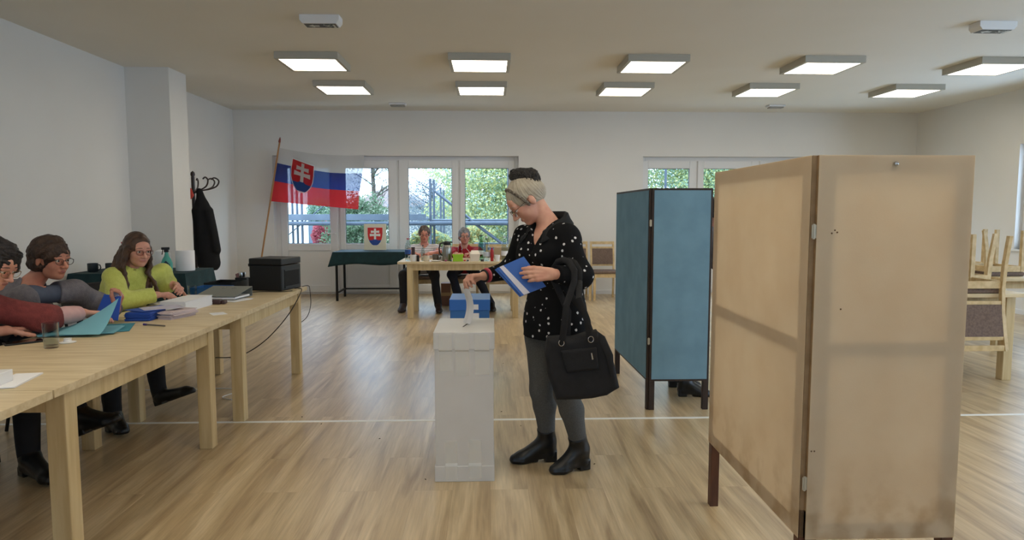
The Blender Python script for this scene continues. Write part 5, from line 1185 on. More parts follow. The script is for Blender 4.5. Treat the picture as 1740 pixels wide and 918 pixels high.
# ================================================================ the seated people
def seat_person(name_label, J, skin, hands, **kw):
    return person('person', name_label, J, skin, hands=hands, **kw)
def sweater(parent, J, m, r=1.0, cuffs=(.03, .03), hem_z=.50, neckr=.062, vneck=0, k=.014, amp=.008, w=22, seed=1, h=.006, short=False, chest=1.0, sleeves=True, open_front=0, extra=None):
    tf = J['tf'].normalized(); fl = (tf, .74); up = Vector((0, 0, 1)); rt = tf.cross(up).normalized(); pel, wai, che, nb = J['pel'], J['wai'], J['che'], J['nb']
    parts = [cap(pel, wai, .170 * r, .148 * r, fl), cap(wai, che, .148 * r, .156 * r * chest, fl), cap(che, nb + up * .004, .145 * r, .068, fl), cap(J['shL'], J['shR'], .057 * r)] + [ell(che + tf * .072 + rt * sx * .07 - up * .035, (.074, .076, .074)) for sx in (1, -1)]
    tor = un(parts, .02); ss = []
    for sd, cf in zip('LR', cuffs):
        s_, e_, w_ = J['sh' + sd], J['el' + sd], J['wr' + sd]; d = (w_ - e_).normalized()
        if short:
            e2 = s_.lerp(e_, short); ss.append(inter(cap(s_, e2 + (e_ - s_).normalized() * .05, .064 * (r if short > .1 else .86), .062 * (r if short > .1 else .86)), plane(e2, e_ - s_)))
        else: ss.append(inter(un([cap(s_, e_, .064 * r, .060 * r), cap(e_, w_, .060 * r, .042)], .012), plane(w_ - d * cf, d)))
    f = folds(un([tor] + ss, k), amp, w, seed)
    f = inter(f, plane((0, 0, hem_z), (0, 0, -1)))
    f = minus(f, cap(nb, nb + up * .15 + (J['hc'] - nb) * .2, neckr, neckr), .006)
    if vneck: f = minus(f, cap(nb + up * .05 + tf * .03, nb - up * vneck + tf * .14, .055, .012), .006)
    lo, hi = box_of([J[q] for q in ('shL', 'shR', 'elL', 'elR', 'wrL', 'wrR', 'pel')], .2)
    if extra: f = extra(f)
    return f, lo, hi
def trousers(parent, J, m, r=1.0, h=.007, cut=.12, z_top=.75, seed=5):
    fl = (J['tf'].normalized(), .8)
    f = un([cap(J['pel'], J['hipL'], .15, .11, fl), cap(J['pel'], J['hipR'], .15, .11, fl)] + [q for s_ in 'LR' for q in (cap(J['hip' + s_], J['kn' + s_], .098 * r, .068 * r), cap(J['kn' + s_], J['an' + s_], .066 * r, .052 * r))], .014)
    f = folds(f, .005, 26, seed); cutz = []
    g = inter(f, plane(J['pel'] + Vector((0, 0, .11)), (0, 0, 1)))
    for s_ in 'LR':
        d = (J['an' + s_] - J['kn' + s_]).normalized(); foot = cap(J['an' + s_] + d * .02, J['an' + s_] + d * .25, .09, .16); g = minus(g, inter(foot, plane(J['an' + s_] + d * .03, -d)), .003)
    lo, hi = box_of([J[q] for q in ('hipL', 'hipR', 'knL', 'knR', 'anL', 'anR', 'pel')], .17)
    return garment('trousers', parent, g, m, lo, hi, h)
M_BLK = mat('black trousers', (20, 20, 23), .9, noise=((25, 25, 28), 20, 3))
def mkJ(**d): return J_(d)
def add_feet(J, sd, an, toedir, L=.215):
    an = Vector(an); t = Vector(toedir).normalized(); J['an' + sd] = an; up_ = (Vector(J['kn' + sd]) - an).normalized()
    hl = an - t * .06; hl.z = an.z - .09; J['heel' + sd] = hl; J['toe' + sd] = hl + t * (L + .03)

# ---------------- woman in the lime sweater (far one on the left)
hf3 = Vector((.80, -.58, -.12)).normalized()
J3 = mkJ(org=(-2.75, 5.0, 0), tf=(.80, -.60, 0), pel=(-2.80, 5.17, .63), wai=(-2.75, 5.13, .74), che=(-2.66, 5.06, .86), nb=(-2.585, 5.0, 1.0), hc=at(233.5, 425, 4.97), hf=hf3, hu=(.06, 0, 1),
    shR=at(194, 463, 4.90), elR=(-2.56, 4.76, .80), wrR=at(266, 505, 4.97), shL=at(274, 457, 5.22), elL=at(280, 484, 5.28), wrL=at(300, 493, 5.27),
    hipL=(-2.72, 5.22, .58), knL=(-2.30, 5.16, .60), anL=(-2.30, 4.94, .19), hipR=(-2.78, 5.02, .58), knR=(-2.44, 4.39, .50), anR=(-2.43, 4.39, .12))
J3['shR'] = Vector((J3['shR'].x, J3['shR'].y, .955)); J3['shL'] = Vector((J3['shL'].x, J3['shL'].y, .955))
J3['wrR'].z = .822; J3['wrL'].z = .86
J3['knL'] = Vector((-2.42, 4.88, .54)); J3['anL'] = at(272, 672, 4.86); J3['toeL'] = at(330, 668, 4.80); J3['heelL'] = at(268, 690, 4.86); J3['supL'] = Vector((.2, 0, 1))
J3['toeR'] = Vector((-2.30, 4.28, .02)); J3['heelR'] = Vector((-2.47, 4.42, .0)); J3['anR'] = Vector((-2.44, 4.40, .11))
J3B = dict(J3); J3B['toeL'] = J3['toeL'].lerp(J3['heelL'], .25) + Vector((0, 0, .03)); J3B['toeR'] = J3['toeR'].lerp(J3['heelR'], .2) + Vector((0, 0, .04))
h3r, _ = hand(J3['wrR'], at(300, 497, 5.17) - J3['wrR'], (.15, .05, -1), -1, GRIP)
h3l, _ = hand(J3['wrL'], Vector((.55, -.70, -.05)), (-.5, -.3, -.8), 1, [(35, 35, 20)] * 4, s=.95)
W3, _, Wf3, R3, fb3 = seat_person('seated woman with long brown hair and a lime sweater at the left tables', J3B, (212, 160, 138), (h3r, h3l), hand_side='RL', brow_c=(84, 58, 44), lip_c=(188, 118, 108))
M_LIME = mat('lime knit', (202, 208, 108), .95, noise=((192, 198, 96), 40, 4), bump=.35, bscale=160, sheen=.2)
f3, lo, hi = sweater(W3, J3, M_LIME, r=1.08, cuffs=(.035, .03), amp=.014, w=17, seed=11, neckr=.055)
garment('sweater', W3, f3, M_LIME, lo, hi, .0065)
trousers(W3, J3, M_BLK); boots(W3, J3, M_BOOT, hgt=.12, heel=.04, rad=.046)
M_BHAIR = mat('long brown hair', (88, 64, 48), .45, noise=((62, 44, 34), 24, 5), bump=.3, bscale=90, spec=.35)
E3 = lambda c, d: ell(Wf3(*c), d, R3)
hcap = minus(un([E3((0, -.018, .034), (.084, .106, .096)), E3((0, -.06, -.04), (.07, .06, .08))], .012), E3((.0, .125, -.035), (.062, .095, .115)), .008)
def lock(pts, r0, r1):
    P_ = [Vector(p) for p in pts]; n = len(P_) - 1; return [cap(P_[i], P_[i + 1], r0 + (r1 - r0) * i / n, r0 + (r1 - r0) * (i + 1) / n) for i in range(n)]
LK = []
rs = random.Random(3); tf3 = J3['tf'].normalized(); rt3 = tf3.cross(Vector((0, 0, 1))).normalized()
c3 = J3['che'] + Vector((0, 0, .05))
for sx in (1, -1):
    for i in range(9):
        a = Wf3(sx * (.066 + rs.uniform(-.004, .012)), .02 - .014 * i, .02 - .006 * i); b = Wf3(sx * (.088 + rs.uniform(-.004, .006)), .012 - .013 * i, -.07)
        sh_ = c3 + rt3 * sx * (.085 + rs.uniform(-.02, .035)) + tf3 * (.165 - .012 * i) + Vector((0, 0, .07))
        en = c3 + rt3 * sx * (.07 + rs.uniform(-.03, .06)) + tf3 * (.205 - .01 * i + rs.uniform(-.01, .02)) + Vector((0, 0, -.06 - rs.uniform(0, .08)))
        LK += lock([a, b, b.lerp(sh_, .55) + rt3 * sx * .014, sh_, sh_.lerp(en, .5) + rt3 * sx * rs.uniform(-.01, .02), en], .018, .007)
for i in range(6): LK += lock([Wf3(-.06 + .024 * i, -.085, 0), Wf3(-.08 + .032 * i, -.118, -.12), J3['nb'] - tf3 * .165 + rt3 * (.1 - .04 * i) - Vector((0, 0, .1))], .024, .014)
hr3 = un([hcap] + LK, .004)
hr3 = minus(hr3, E3((0, .12, -.04), (.054, .085, .1)), .006)
for sx in (-1,): hr3 = minus(hr3, E3((sx * .1, .004, -.012), (.032, .022, .034)), .006)
garment('hair', W3, folds(hr3, .0022, 150, 4), M_BHAIR, *box_of([J3['hc'], J3['che'] + tf3 * .1, J3['che'] - Vector((0, 0, .12))], .2), .0045)
glasses(W3, Wf3, mat('red brown plastic rim', (110, 52, 46), .35), r=.0018)

# ---------------- woman in the grey cardigan (middle one)
hf2 = Vector((.955, -.26, -.10)).normalized()
J2 = mkJ(org=(-2.75, 4.05, 0), tf=(.88, -.47, 0), pel=(-2.90, 4.16, .63), wai=(-2.85, 4.12, .74), che=(-2.76, 4.06, .85), nb=(-2.66, 4.02, .995), hc=at(86, 440, 4.02), hf=hf2, hu=(.04, 0, 1),
    shR=at(48, 494, 3.90), elR=(-2.78, 3.86, .83), wrR=(-2.62, 4.00, .835), shL=at(128, 482, 4.16), elL=at(160, 522, 4.20), wrL=at(196, 524, 4.10),
    hipL=(-2.82, 4.16, .585), knL=(-2.42, 3.98, .58), anL=at(140, 700, 3.82), hipR=(-2.86, 3.97, .585), knR=(-2.42, 3.72, .50), anR=(-2.43, 3.60, .12))
J2['shR'].z = .945; J2['shL'].z = .945
J2['wrL'] = at(197, 526, 4.15); J2['elL'] = at(165, 518, 4.32)
J2['knL'] = Vector((-2.43, 3.84, .548)); J2['anL'] = at(135, 705, 3.78); J2['toeL'] = at(203, 716, 3.74); J2['heelL'] = at(135, 742, 3.78)
J2['toeR'] = atz(92, 823, .015); J2['heelR'] = atz(42, 806, 0); J2['anR'] = atz(42, 806, 0).lerp(J2['toeR'], .2) + Vector((0, 0, .11)); J2['knR'] = J2['anR'] + Vector((-.03, .05, .40))
J2B = dict(J2); J2B['toeL'] = J2['toeL'].lerp(J2['heelL'], .25) + Vector((0, 0, .03)); J2B['toeR'] = J2['toeR'].lerp(J2['heelR'], .2) + Vector((0, 0, .04))
h2l, t2l = hand(J2['wrL'], Vector((.35, .1, .95)), (-.75, -.6, .2), 1, [(40, 35, 20), (44, 38, 20), (48, 40, 24), (52, 44, 24)], thumb=(.7, .1, .7))
h2r, _ = hand(J2['wrR'], (.9, .25, -.12), (0, 0, -1), -1, RELAX)
W2, _, Wf2, R2, fb2 = seat_person('seated woman with short brown hair in a grey cardigan over a slate blouse', J2B, (190, 134, 112), (h2l, h2r), brow_c=(70, 52, 42), lip_c=(150, 84, 76))
M_GREY = mat('grey cardigan knit', (112, 108, 112), .95, noise=((100, 96, 101), 40, 4), bump=.3, bscale=180); M_SLATE = mat('slate blouse', (74, 82, 98), .85, noise=((66, 73, 90), 20, 3))
f2, lo, hi = sweater(W2, J2, M_SLATE, r=.97, cuffs=(.03, .03), amp=.004, neckr=.068, vneck=.035, seed=3, short=.05)
garment('blouse', W2, f2, M_SLATE, lo, hi, .006)
tf2 = J2['tf'].normalized()
def cardi_open(f):
    return minus(f, cap(J2['nb'] + tf2 * .13 + Vector((0, 0, .03)), J2['pel'] + tf2 * .20, .088, .10, (tf2, 1.6)), .008)
f2c, lo, hi = sweater(W2, J2, M_GREY, r=1.12, cuffs=(.02, .02), amp=.010, w=19, seed=8, neckr=.05, extra=cardi_open)
garment('cardigan', W2, f2c, M_GREY, lo, hi, .006)
nk2 = [J2['nb'] + (Vector((math.cos(a), math.sin(a), 0))) * .064 + Vector((0, 0, -.012 - .045 * (.5 + .5 * (Vector((math.cos(a), math.sin(a), 0)).dot(tf2))))) + tf2 * .012 for a in [2 * PI * i / 28 for i in range(29)]]
MB().tube(nk2, .0016, 6, False).make('necklace', M_STEEL, W2, True, org=tuple(W2.location))
trousers(W2, J2, M_BLK, seed=6); boots(W2, J2, M_BOOT, hgt=.16, heel=.045, rad=.05)
short_hair(W2, Wf2, R2, hair_mat('dark brown hair', (66, 48, 38), (46, 33, 27)), J2['hc'], thick=.018, vol=(0, -.03, .08), nape=-.085, curly=.006, w=90, seed=4)
glasses(W2, Wf2, mat('dark rim', (44, 36, 36), .35, metal=.4), r=.0017)
# blue envelope with a paper she holds up
e2c = at(188, 522, 4.0); a1, a2, a3, a4 = at(160, 539, 4.09), at(200, 545, 4.06), at(206, 504, 4.12), at(177, 500, 4.16)
n2 = (a2 - a1).cross(a4 - a1).normalized(); 
en2 = thing('envelope', 'blue envelope with a paper sticking out, held by the woman in the grey cardigan', 'envelope', a1)
def slab(P, th, par, nm, m, off=0):
    n_ = (P[1] - P[0]).cross(P[3] - P[0]).normalized(); o_ = par.location; V_ = [p + n_ * off - o_ for p in P] + [p + n_ * (off - th) - o_ for p in P]
    return MB().add(V_, [(0, 1, 2, 3), (7, 6, 5, 4), (0, 4, 5, 1), (1, 5, 6, 2), (2, 6, 7, 3), (3, 7, 4, 0)]).make(nm, m, par)
slab([a1, a2, a3, a4], .004, en2, 'envelope_body', M_ENV)
slab([a4.lerp(a3, .25) + (a4 - a1) * -.3, a3 - (a3 - a2) * .3, a3.lerp(a4, -.02) + (a3 - a2) * .16, a4.lerp(a3, .3) + (a4 - a1) * .32], .001, en2, 'inner_paper', M_ENVL, -.0015)

# ---------------- woman in the maroon cardigan (nearest, cut by the frame)
hf1 = Vector((.90, -.12, -.42)).normalized()
J1 = mkJ(org=(-2.75, 3.35, 0), tf=(.90, .05, 0), pel=(-2.92, 3.36, .63), wai=(-2.86, 3.37, .74), che=(-2.73, 3.40, .86), nb=(-2.64, 3.42, .995), hc=at(-10, 450, 3.45), hf=hf1, hu=(.42, 0, .9),
    shR=(-2.66, 3.24, .94), elR=(-2.62, 3.16, .83), wrR=atz(10, 562, .81), shL=(-2.60, 3.58, .94), elL=at(95, 530, 3.80), wrL=at(142, 536, 3.92),
    hipL=(-2.88, 3.45, .58), knL=(-2.46, 3.44, .52), anL=(-2.50, 3.42, .12), hipR=(-2.88, 3.26, .58), knR=(-2.46, 3.25, .52), anR=(-2.50, 3.25, .12))
for s_ in 'LR': J1['heel' + s_] = Vector((J1['an' + s_].x - .04, J1['an' + s_].y, 0)); J1['toe' + s_] = J1['heel' + s_] + Vector((.24, -.02, 0.02))
for s_ in 'LR': J1['an' + s_].x -= .25; J1['toe' + s_].x -= .25; J1['heel' + s_].x -= .25
J1['elL'] = Vector((-2.40, 3.72, .85)); J1['wrL'] = at(141, 532, 3.93)
J1B = dict(J1); 
for s_ in 'LR': J1B['toe' + s_] = J1['toe' + s_].lerp(J1['heel' + s_], .2) + Vector((0, 0, .035))
h1l, t1l = hand(J1['wrL'], at(186, 535, 3.99) - J1['wrL'], (.15, -.35, -.9), 1, [(14, 18, 10), (18, 20, 12), (22, 24, 14), (28, 28, 14)], thumb=(.8, .35, .45))
h1r, _ = hand(J1['wrR'], atz(48, 556, .80) - J1['wrR'], (0, 0, -1), -1, GRIP)
W1p, _, Wf1, R1, fb1 = seat_person('seated woman with curly black hair in a maroon cardigan at the left frame edge', J1B, (206, 152, 130), (h1l, h1r), brow_c=(40, 32, 30))
M_MAR = mat('maroon knit', (128, 58, 56), .95, noise=((112, 50, 48), 40, 4), bump=.35, bscale=180); M_PNK = mat('pale pink sleeve', (206, 166, 164), .9, noise=((198, 156, 155), 20, 3))
f1, lo, hi = sweater(W1p, J1, M_MAR, r=1.12, cuffs=(.155, .20), amp=.010, w=20, seed=21, neckr=.052, vneck=.03)
garment('cardigan', W1p, f1, M_MAR, lo, hi, .006)
f1b = []
for sd, cf in (('L', .01), ('R', .18)):
    e_, w_ = J1['el' + sd], J1['wr' + sd]; d = (w_ - e_).normalized(); f_s = inter(cap(e_, w_, .056, .044), plane(w_ - d * cf, d), plane(e_ + d * .04, -d))
    garment('sleeve', W1p, folds(f_s, .005, 40, 3), M_PNK, *box_of([e_, w_], .09), .006)
trousers(W1p, J1, M_BLK, seed=9); boots(W1p, J1, M_BOOT, hgt=.1)
short_hair(W1p, Wf1, R1, hair_mat('black curly hair', (26, 22, 22), (40, 34, 33)), J1['hc'], thick=.022, nape=-.07, curly=.010, w=75, seed=6)
glasses(W1p, Wf1, mat('gold wire rim', (150, 120, 80), .3, metal=.8), r=.0013)
# chairs of the three
def metal_chair(label, x, y, rz):
    r = thing('stacking_chair', label, 'chair', (x, y, 0), rz)    # faces +x
    sc_ = mat('dark chair cushion', (44, 42, 46), .9); mt = M_BLACKM
    MB().box(-.2, .2, -.21, .21, .43, .47).make('seat', sc_, r, bevel=.015); Mb = Matrix.Translation((-.235, 0, .62)) @ Matrix.Rotation(-.15, 4, 'Y'); MB().box(-.015, .015, -.2, .2, 0, .26, Mb).make('backrest', sc_, r, bevel=.012)
    for sy in (-1, 1):
        MB().tube([(.22, sy * .22, .004), (.19, sy * .215, .3), (.17, sy * .205, .435)], .0105, 8).make('leg', mt, r, True); MB().tube([(-.28, sy * .22, .004), (-.2, sy * .215, .3), (-.18, sy * .205, .44), (-.25, sy * .2, .7), (-.272, sy * .195, .86)], .0105, 8).make('leg', mt, r, True)
    return r
metal_chair('dark chair under the woman in the lime sweater', -2.84, 5.17, -.5); metal_chair('dark chair under the woman in the grey cardigan', -2.93, 4.13, -.3); metal_chair('dark chair under the woman in the maroon cardigan', -2.96, 3.34, 0)

# ---------------- two women by the window
def window_woman(label, px, top_py, Y, skin, tf, hf, hu=(0, 0, 1), sw=.165, armz=.80, legs_dx=0, hc_py=398, ank=None, kn=None, seed=1, thin=1.0, drop=0):
    hc = at(px, hc_py, Y); u = Vector((0, 0, 1)); tf = Vector(tf).normalized(); rt = tf.cross(u).normalized(); nb = hc - u * .165 - tf * .02; che = nb - u * .155 - tf * .03; wai = che - u * .2 - tf * .03; pel = Vector((wai.x, wai.y + .02, .648)); wai = che.lerp(pel, .5)
    J = mkJ(org=(pel.x, pel.y, 0), tf=tf, pel=pel, wai=wai, che=che, nb=nb, hc=hc, hf=hf, hu=hu, shL=nb - rt * sw - u * .065, shR=nb + rt * sw - u * .065)
    J['elL'] = J['shL'] + Vector((.05, -.10, -.235)); J['elR'] = J['shR'] + Vector((-.05, -.10, -.235)); yw = 9.68
    armz += .03; J['elL'].z = max(J['elL'].z, .835); J['elR'].z = max(J['elR'].z, .835)
    J['wrL'] = Vector((hc.x + .10, yw, armz)); J['wrR'] = Vector((hc.x - .10, yw, armz))
    for sd, sg in (('L', 1), ('R', -1)):
        J['hip' + sd] = pel + Vector((sg * .1, -.02, -.045)); J['kn' + sd] = Vector((pel.x + sg * .17, pel.y - .42, .52)); 
        if kn and sd in kn: J['kn' + sd] = Vector(kn[sd])
        ax = ank[sd]; J['an' + sd] = Vector(ax); J['heel' + sd] = Vector((ax[0], ax[1] + .05, 0)); J['toe' + sd] = Vector((ax[0] + sg * .03, ax[1] - .17, .01))
    JB_ = dict(J)
    for sd in 'LR': JB_['toe' + sd] = J['toe' + sd].lerp(J['heel' + sd], .2) + Vector((0, 0, .035))
    return J, JB_
fa = Z = None
f_l, f_r = atz(690, 524, .0), atz(742, 527, 0)
J4, J4B = window_woman('', 721, 0, 10.06, None, (.05, -1, 0), (0, 0, 0), ank=dict(L=(-.735, 9.66, .10), R=(-1.235, 9.72, .10)), kn=dict(R=(-1.235, 9.80, .52)), hc_py=398)
J4['hf'] = J4B['hf'] = Vector((.12, -.98, -.10)); J4['pel'].z = J4B['pel'].z = .648
h4l, _ = hand(J4['wrL'], (-.75, -.5, -.1), (0, 0, -1), 1, FIST, s=.95); h4r, _ = hand(J4['wrR'], (.75, -.5, -.1), (0, 0, -1), -1, FIST, s=.95)
W4, _, Wf4, R4, _ = person('person', 'woman with short dark hair and a striped T-shirt seated by the window', J4B, (206, 142, 122), hands=(h4l, h4r), h=.006, brow_c=(80, 60, 50), lip_c=(160, 84, 76), wd=1.05)
ms = bpy.data.materials.new('striped tee'); ms.use_nodes = True; N = ms.node_tree.nodes; L = ms.node_tree.links; b_ = N['Principled BSDF']; b_.inputs['Roughness'].default_value = .9
tc = N.new('ShaderNodeTexCoord'); sx_n = N.new('ShaderNodeSeparateXYZ'); L.new(tc.outputs['Object'], sx_n.inputs[0]); m1 = N.new('ShaderNodeMath'); m1.operation = 'MULTIPLY'; m1.inputs[1].default_value = 44; L.new(sx_n.outputs['Z'], m1.inputs[0])
m2_ = N.new('ShaderNodeMath'); m2_.operation = 'FRACT'; L.new(m1.outputs[0], m2_.inputs[0]); m3 = N.new('ShaderNodeMath'); m3.operation = 'GREATER_THAN'; m3.inputs[1].default_value = .72; L.new(m2_.outputs[0], m3.inputs[0])
mx = N.new('ShaderNodeMix'); mx.data_type = 'RGBA'; mx.inputs['A'].default_value = (*lin((222, 220, 224)), 1); mx.inputs['B'].default_value = (*lin((44, 46, 62)), 1); L.new(m3.outputs[0], mx.inputs['Factor']); L.new(mx.outputs['Result'], b_.inputs['Base Color'])
f4, lo, hi = sweater(W4, J4, ms, r=1.12, amp=.006, seed=31, neckr=.066, vneck=.075, short=.62); garment('t_shirt', W4, f4, ms, lo, hi, .008)
trousers(W4, J4, M_BLK, h=.009); boots(W4, J4, mat('dark sandal leather', (44, 32, 30), .5), hgt=.03, heel=.02, name='shoe', rad=.04, h=.007)
short_hair(W4, Wf4, R4, hair_mat('dark grey brown hair', (74, 62, 56), (98, 88, 82)), J4['hc'], thick=.013, nape=-.03, curly=.005, w=90, h=.006, seed=14)
glasses(W4, Wf4, mat('rosy metal rim', (120, 84, 78), .3, metal=.6), r=.0017)
MB().tube([J4['nb'] + Vector((math.cos(a), math.sin(a) * .9, 0)) * .062 + Vector((0, -.012 + .0 * a, -.0 - .035 * (.5 - .5 * math.sin(a)))) for a in [2 * PI * i / 24 for i in range(25)]], .0018, 6, False).make('necklace', mat('gold', (190, 150, 80), .3, metal=1), W4, True, org=tuple(W4.location))
J5, J5B = window_woman('', 789, 0, 10.1, None, (-.05, -1, 0), (0, 0, 0), ank=dict(L=(.02, 9.75, .10), R=(-.42, 9.75, .10)), hc_py=402, sw=.155, armz=.80)
J5['hf'] = J5B['hf'] = Vector((.16, -.98, .04))
h5l, _ = hand(J5['wrL'], (-.75, -.5, -.1), (0, 0, -1), 1, FIST, s=.9); h5r, _ = hand(J5['wrR'], (.75, -.5, -.1), (0, 0, -1), -1, FIST, s=.9)
W5, _, Wf5, R5, _ = person('person', 'woman with grey hair and a red sweater seated by the window', J5B, (200, 146, 128), hands=(h5l, h5r), h=.006, brow_c=(110, 100, 96), lip_c=(170, 96, 92))
M_RED = mat('red knit', (150, 24, 40), .95, noise=((134, 20, 36), 40, 3), bump=.3, bscale=180)
f5, lo, hi = sweater(W5, J5, M_RED, r=1.06, amp=.008, seed=41, neckr=.06, vneck=.012); garment('sweater', W5, f5, M_RED, lo, hi, .008)
trousers(W5, J5, mat('dark navy trousers', (24, 26, 38), .9), h=.009); boots(W5, J5, M_BOOT, hgt=.05, heel=.03, name='shoe', rad=.042, h=.007)
short_hair(W5, Wf5, R5, hair_mat('blue grey hair', (130, 132, 138), (98, 100, 106)), J5['hc'], thick=.013, vol=(0, -.02, .08), nape=-.06, curly=.005, w=80, h=.006, seed=17)
glasses(W5, Wf5, mat('dark thin rim', (50, 40, 42), .3), r=.0018)
dup_at(ch0, (J4['pel'].x, J4['pel'].y + .0, 0), (0, 0, 0), 'wooden chair the woman in the striped T-shirt sits on')
dup_at(ch0, (J5['pel'].x, J5['pel'].y + .0, 0), (0, 0, 0), 'wooden chair the woman in the red sweater sits on')
cbx = thing('carton', 'reddish cardboard carton on the floor between the two women by the window', 'box', (-.665, 10.40, 0), .0); MB().box(-.075, .075, -.11, .11, 0, .34).make('carton_body', mat('reddish brown board', (128, 92, 76), .8, noise=((116, 82, 68), 4, 3)), cbx, bevel=.004); MB().box(-.07, .07, -.112, -.11, .15, .2).make('tape_strip', mat('tan tape', (170, 140, 100), .4), cbx)

# ---------------- somebody bending behind the blue screen (only the shoes show)
J6 = mkJ(org=(1.62, 5.32, 0), tf=(.9, -.2, 0), pel=(1.50, 5.36, .86), wai=(1.56, 5.34, 1.0), che=(1.66, 5.32, 1.16), nb=(1.74, 5.31, 1.28), hc=(1.80, 5.30, 1.40), hf=(.9, -.2, -.4), hu=(.3, 0, .9),
    shL=(1.72, 5.47, 1.2), elL=(1.86, 5.5, 1.0), wrL=(2.02, 5.40, 1.0), shR=(1.70, 5.15, 1.2), elR=(1.84, 5.12, 1.0), wrR=(2.0, 5.16, 1.02),
    hipL=(1.50, 5.46, .80), knL=(1.56, 5.46, .45), anL=(1.50, 5.42, .11), hipR=(1.50, 5.26, .80), knR=(1.56, 5.2, .45), anR=(1.50, 5.14, .11))
for s_ in 'LR': J6['heel' + s_] = Vector((J6['an' + s_].x - .05, J6['an' + s_].y, 0)); J6['toe' + s_] = J6['heel' + s_] + Vector((.25, -.03, .0))
J6B = dict(J6)
for s_ in 'LR': J6B['toe' + s_] = J6['toe' + s_].lerp(J6['heel' + s_], .2) + Vector((0, 0, .035))
h6l, _ = hand(J6['wrL'], (1, -.1, 0), (0, 0, -1), 1, RELAX); h6r, _ = hand(J6['wrR'], (1, -.1, 0), (0, 0, -1), -1, RELAX)
W6, _, Wf6, R6, _ = person('person', 'person hidden behind the blue grey screen, only dark shoes showing', J6B, (190, 140, 118), hands=(h6l, h6r), h=.009)
f6, lo, hi = sweater(W6, J6, M_GREY, r=1.05, hem_z=.8, seed=51); garment('sweater', W6, f6, M_GREY, lo, hi, .01)
trousers(W6, J6, M_BLK, h=.01); boots(W6, J6, M_BOOT, hgt=.1, name='shoe', h=.006)
short_hair(W6, Wf6, R6, hair_mat('dark hair', (50, 42, 38), (36, 30, 27)), J6['hc'], h=.008)
# ---------------------------------------------------------------- outdoors
setp(MB().box(-60, 60, YB + .4, 90, -.35, -.05).make('ground', mat('garden grass', (96, 104, 70), .95, noise=((120, 116, 84), 1.5, 6)), None), kind='structure')
setp(MB().box(-8, 12, YB + .4, YB + 2.2, -.05, -.02).make('terrace', mat('terrace concrete', (170, 168, 162), .9), None), kind='structure')
def foliage(name, m, n_, c, r, leaf, parent, seed, flat=1.0, org=None):
    n = int(n_ * 4); rs = np.random.RandomState(seed); d = rs.randn(n, 3); d /= np.linalg.norm(d, axis=1)[:, None]; q = rs.rand(n, 1) ** .4
    lump = 1 + .22 * np.sin(d @ rs.randn(3) * 4 + 1) + .18 * np.sin(d @ rs.randn(3) * 7)
    P = np.array(c) + d * q * np.array(r) * lump[:, None]
    a = rs.randn(n, 3); a /= np.linalg.norm(a, axis=1)[:, None]; b = np.cross(a, rs.randn(n, 3)); b /= np.linalg.norm(b, axis=1)[:, None]
    s = leaf * (.28 + .4 * rs.rand(n, 1)); V = np.concatenate([P - a * s, P + b * s * .5, P + a * s, P - b * s * .5], 1).reshape(-1, 3)
    return mesh_obj(name, V, np.arange(4 * n).reshape(-1, 4), m, parent, org=None, mi=rs.randint(0, len(m), n) if isinstance(m, list) else None)
def leafm(nm, c, c2): return mat(nm, c, .7, noise=(c2, 4, 3), translucent=.4, spec=.2)
LG = [leafm('leaf green', (140, 158, 122), (160, 174, 132)), leafm('leaf bluish', (136, 162, 146), (150, 172, 156)), leafm('leaf yellow', (200, 194, 134), (186, 188, 130))]
LY = [leafm('leaf yellow', (200, 194, 134), (186, 188, 130)), leafm('leaf lime', (180, 188, 140), (164, 176, 130)), leafm('leaf orange', (208, 172, 108), (196, 174, 112))]
LD = [leafm('leaf dark', (92, 118, 90), (108, 132, 98)), leafm('leaf bluish', (136, 162, 146), (150, 172, 156))]
M_BARK = mat('bark', (92, 82, 74), .95, noise=((72, 64, 58), 10, 5), bump=.4, bscale=30)
def tree(label, x, y, h, r, n, leafs, lf=.09, seed=0, group='garden trees outside the windows', rz=None, kindn='garden_tree', bare=0):
    t = thing(kindn, label, 'tree', (x, y, -.05), group=None); rs = random.Random(seed); m = MB()
    if True:
        m.tube([(0, 0, 0), (.05, .02, h * .35), (-.03, .05, h * .7), (0, 0, h * .95)], [.1 * h / 5, .08 * h / 5, .05 * h / 5, .015], 8)
        for i in range(26 if bare else 12):
            a = rs.uniform(0, 6.28); z0 = h * rs.uniform(.25, .85); L_ = r * rs.uniform(.5, 1.1) * (1.2 - z0 / h * .6); p = Vector((0, 0, z0)); pts = [p]
            d = Vector((math.cos(a), math.sin(a), rs.uniform(.3, .9))).normalized()
            for k_ in range(4): d = (d + Vector((rs.uniform(-.3, .3), rs.uniform(-.3, .3), rs.uniform(-.05, .3)))).normalized(); p = p + d * L_ / 4; pts.append(p)
            m.tube(pts, [.03, .022, .015, .01, .004], 5, False)
            if bare:
                for k_ in range(7):
                    b0 = pts[rs.randint(1, 4)]; d2 = Vector((rs.uniform(-1, 1), rs.uniform(-1, 1), rs.uniform(.1, 1))).normalized(); m.tube([b0, b0 + d2 * .3 * L_, b0 + d2 * .55 * L_ + Vector((0, 0, .1))], [.009, .006, .002], 4, False)
        m.make('trunk', M_BARK, t, True)
    if n: foliage('foliage', leafs, n, (0, 0, h - r * (rz or .9)), (r, r, r * (rz or 1)), lf, t, seed)
    return t
tree('big leafy tree with yellow green leaves behind the right door pane', 0.9, 19.7, 4.4, 2.3, 19000, LG + LY[:2], .085, 1)
tree('green tree filling the left part of the far right window', 6.6, 19.7, 4.4, 2.1, 16000, LG + [LY[1]], .09, 3)
tree('green tree filling the right part of the far right window', 12.6, 19.7, 4.6, 1.9, 8000, LG, .09, 4)
tree('bare grey tree seen under the right end of the flag', -3.75, 22.2, 4.7, 1.4, 900, LD, .05, 5, bare=1)
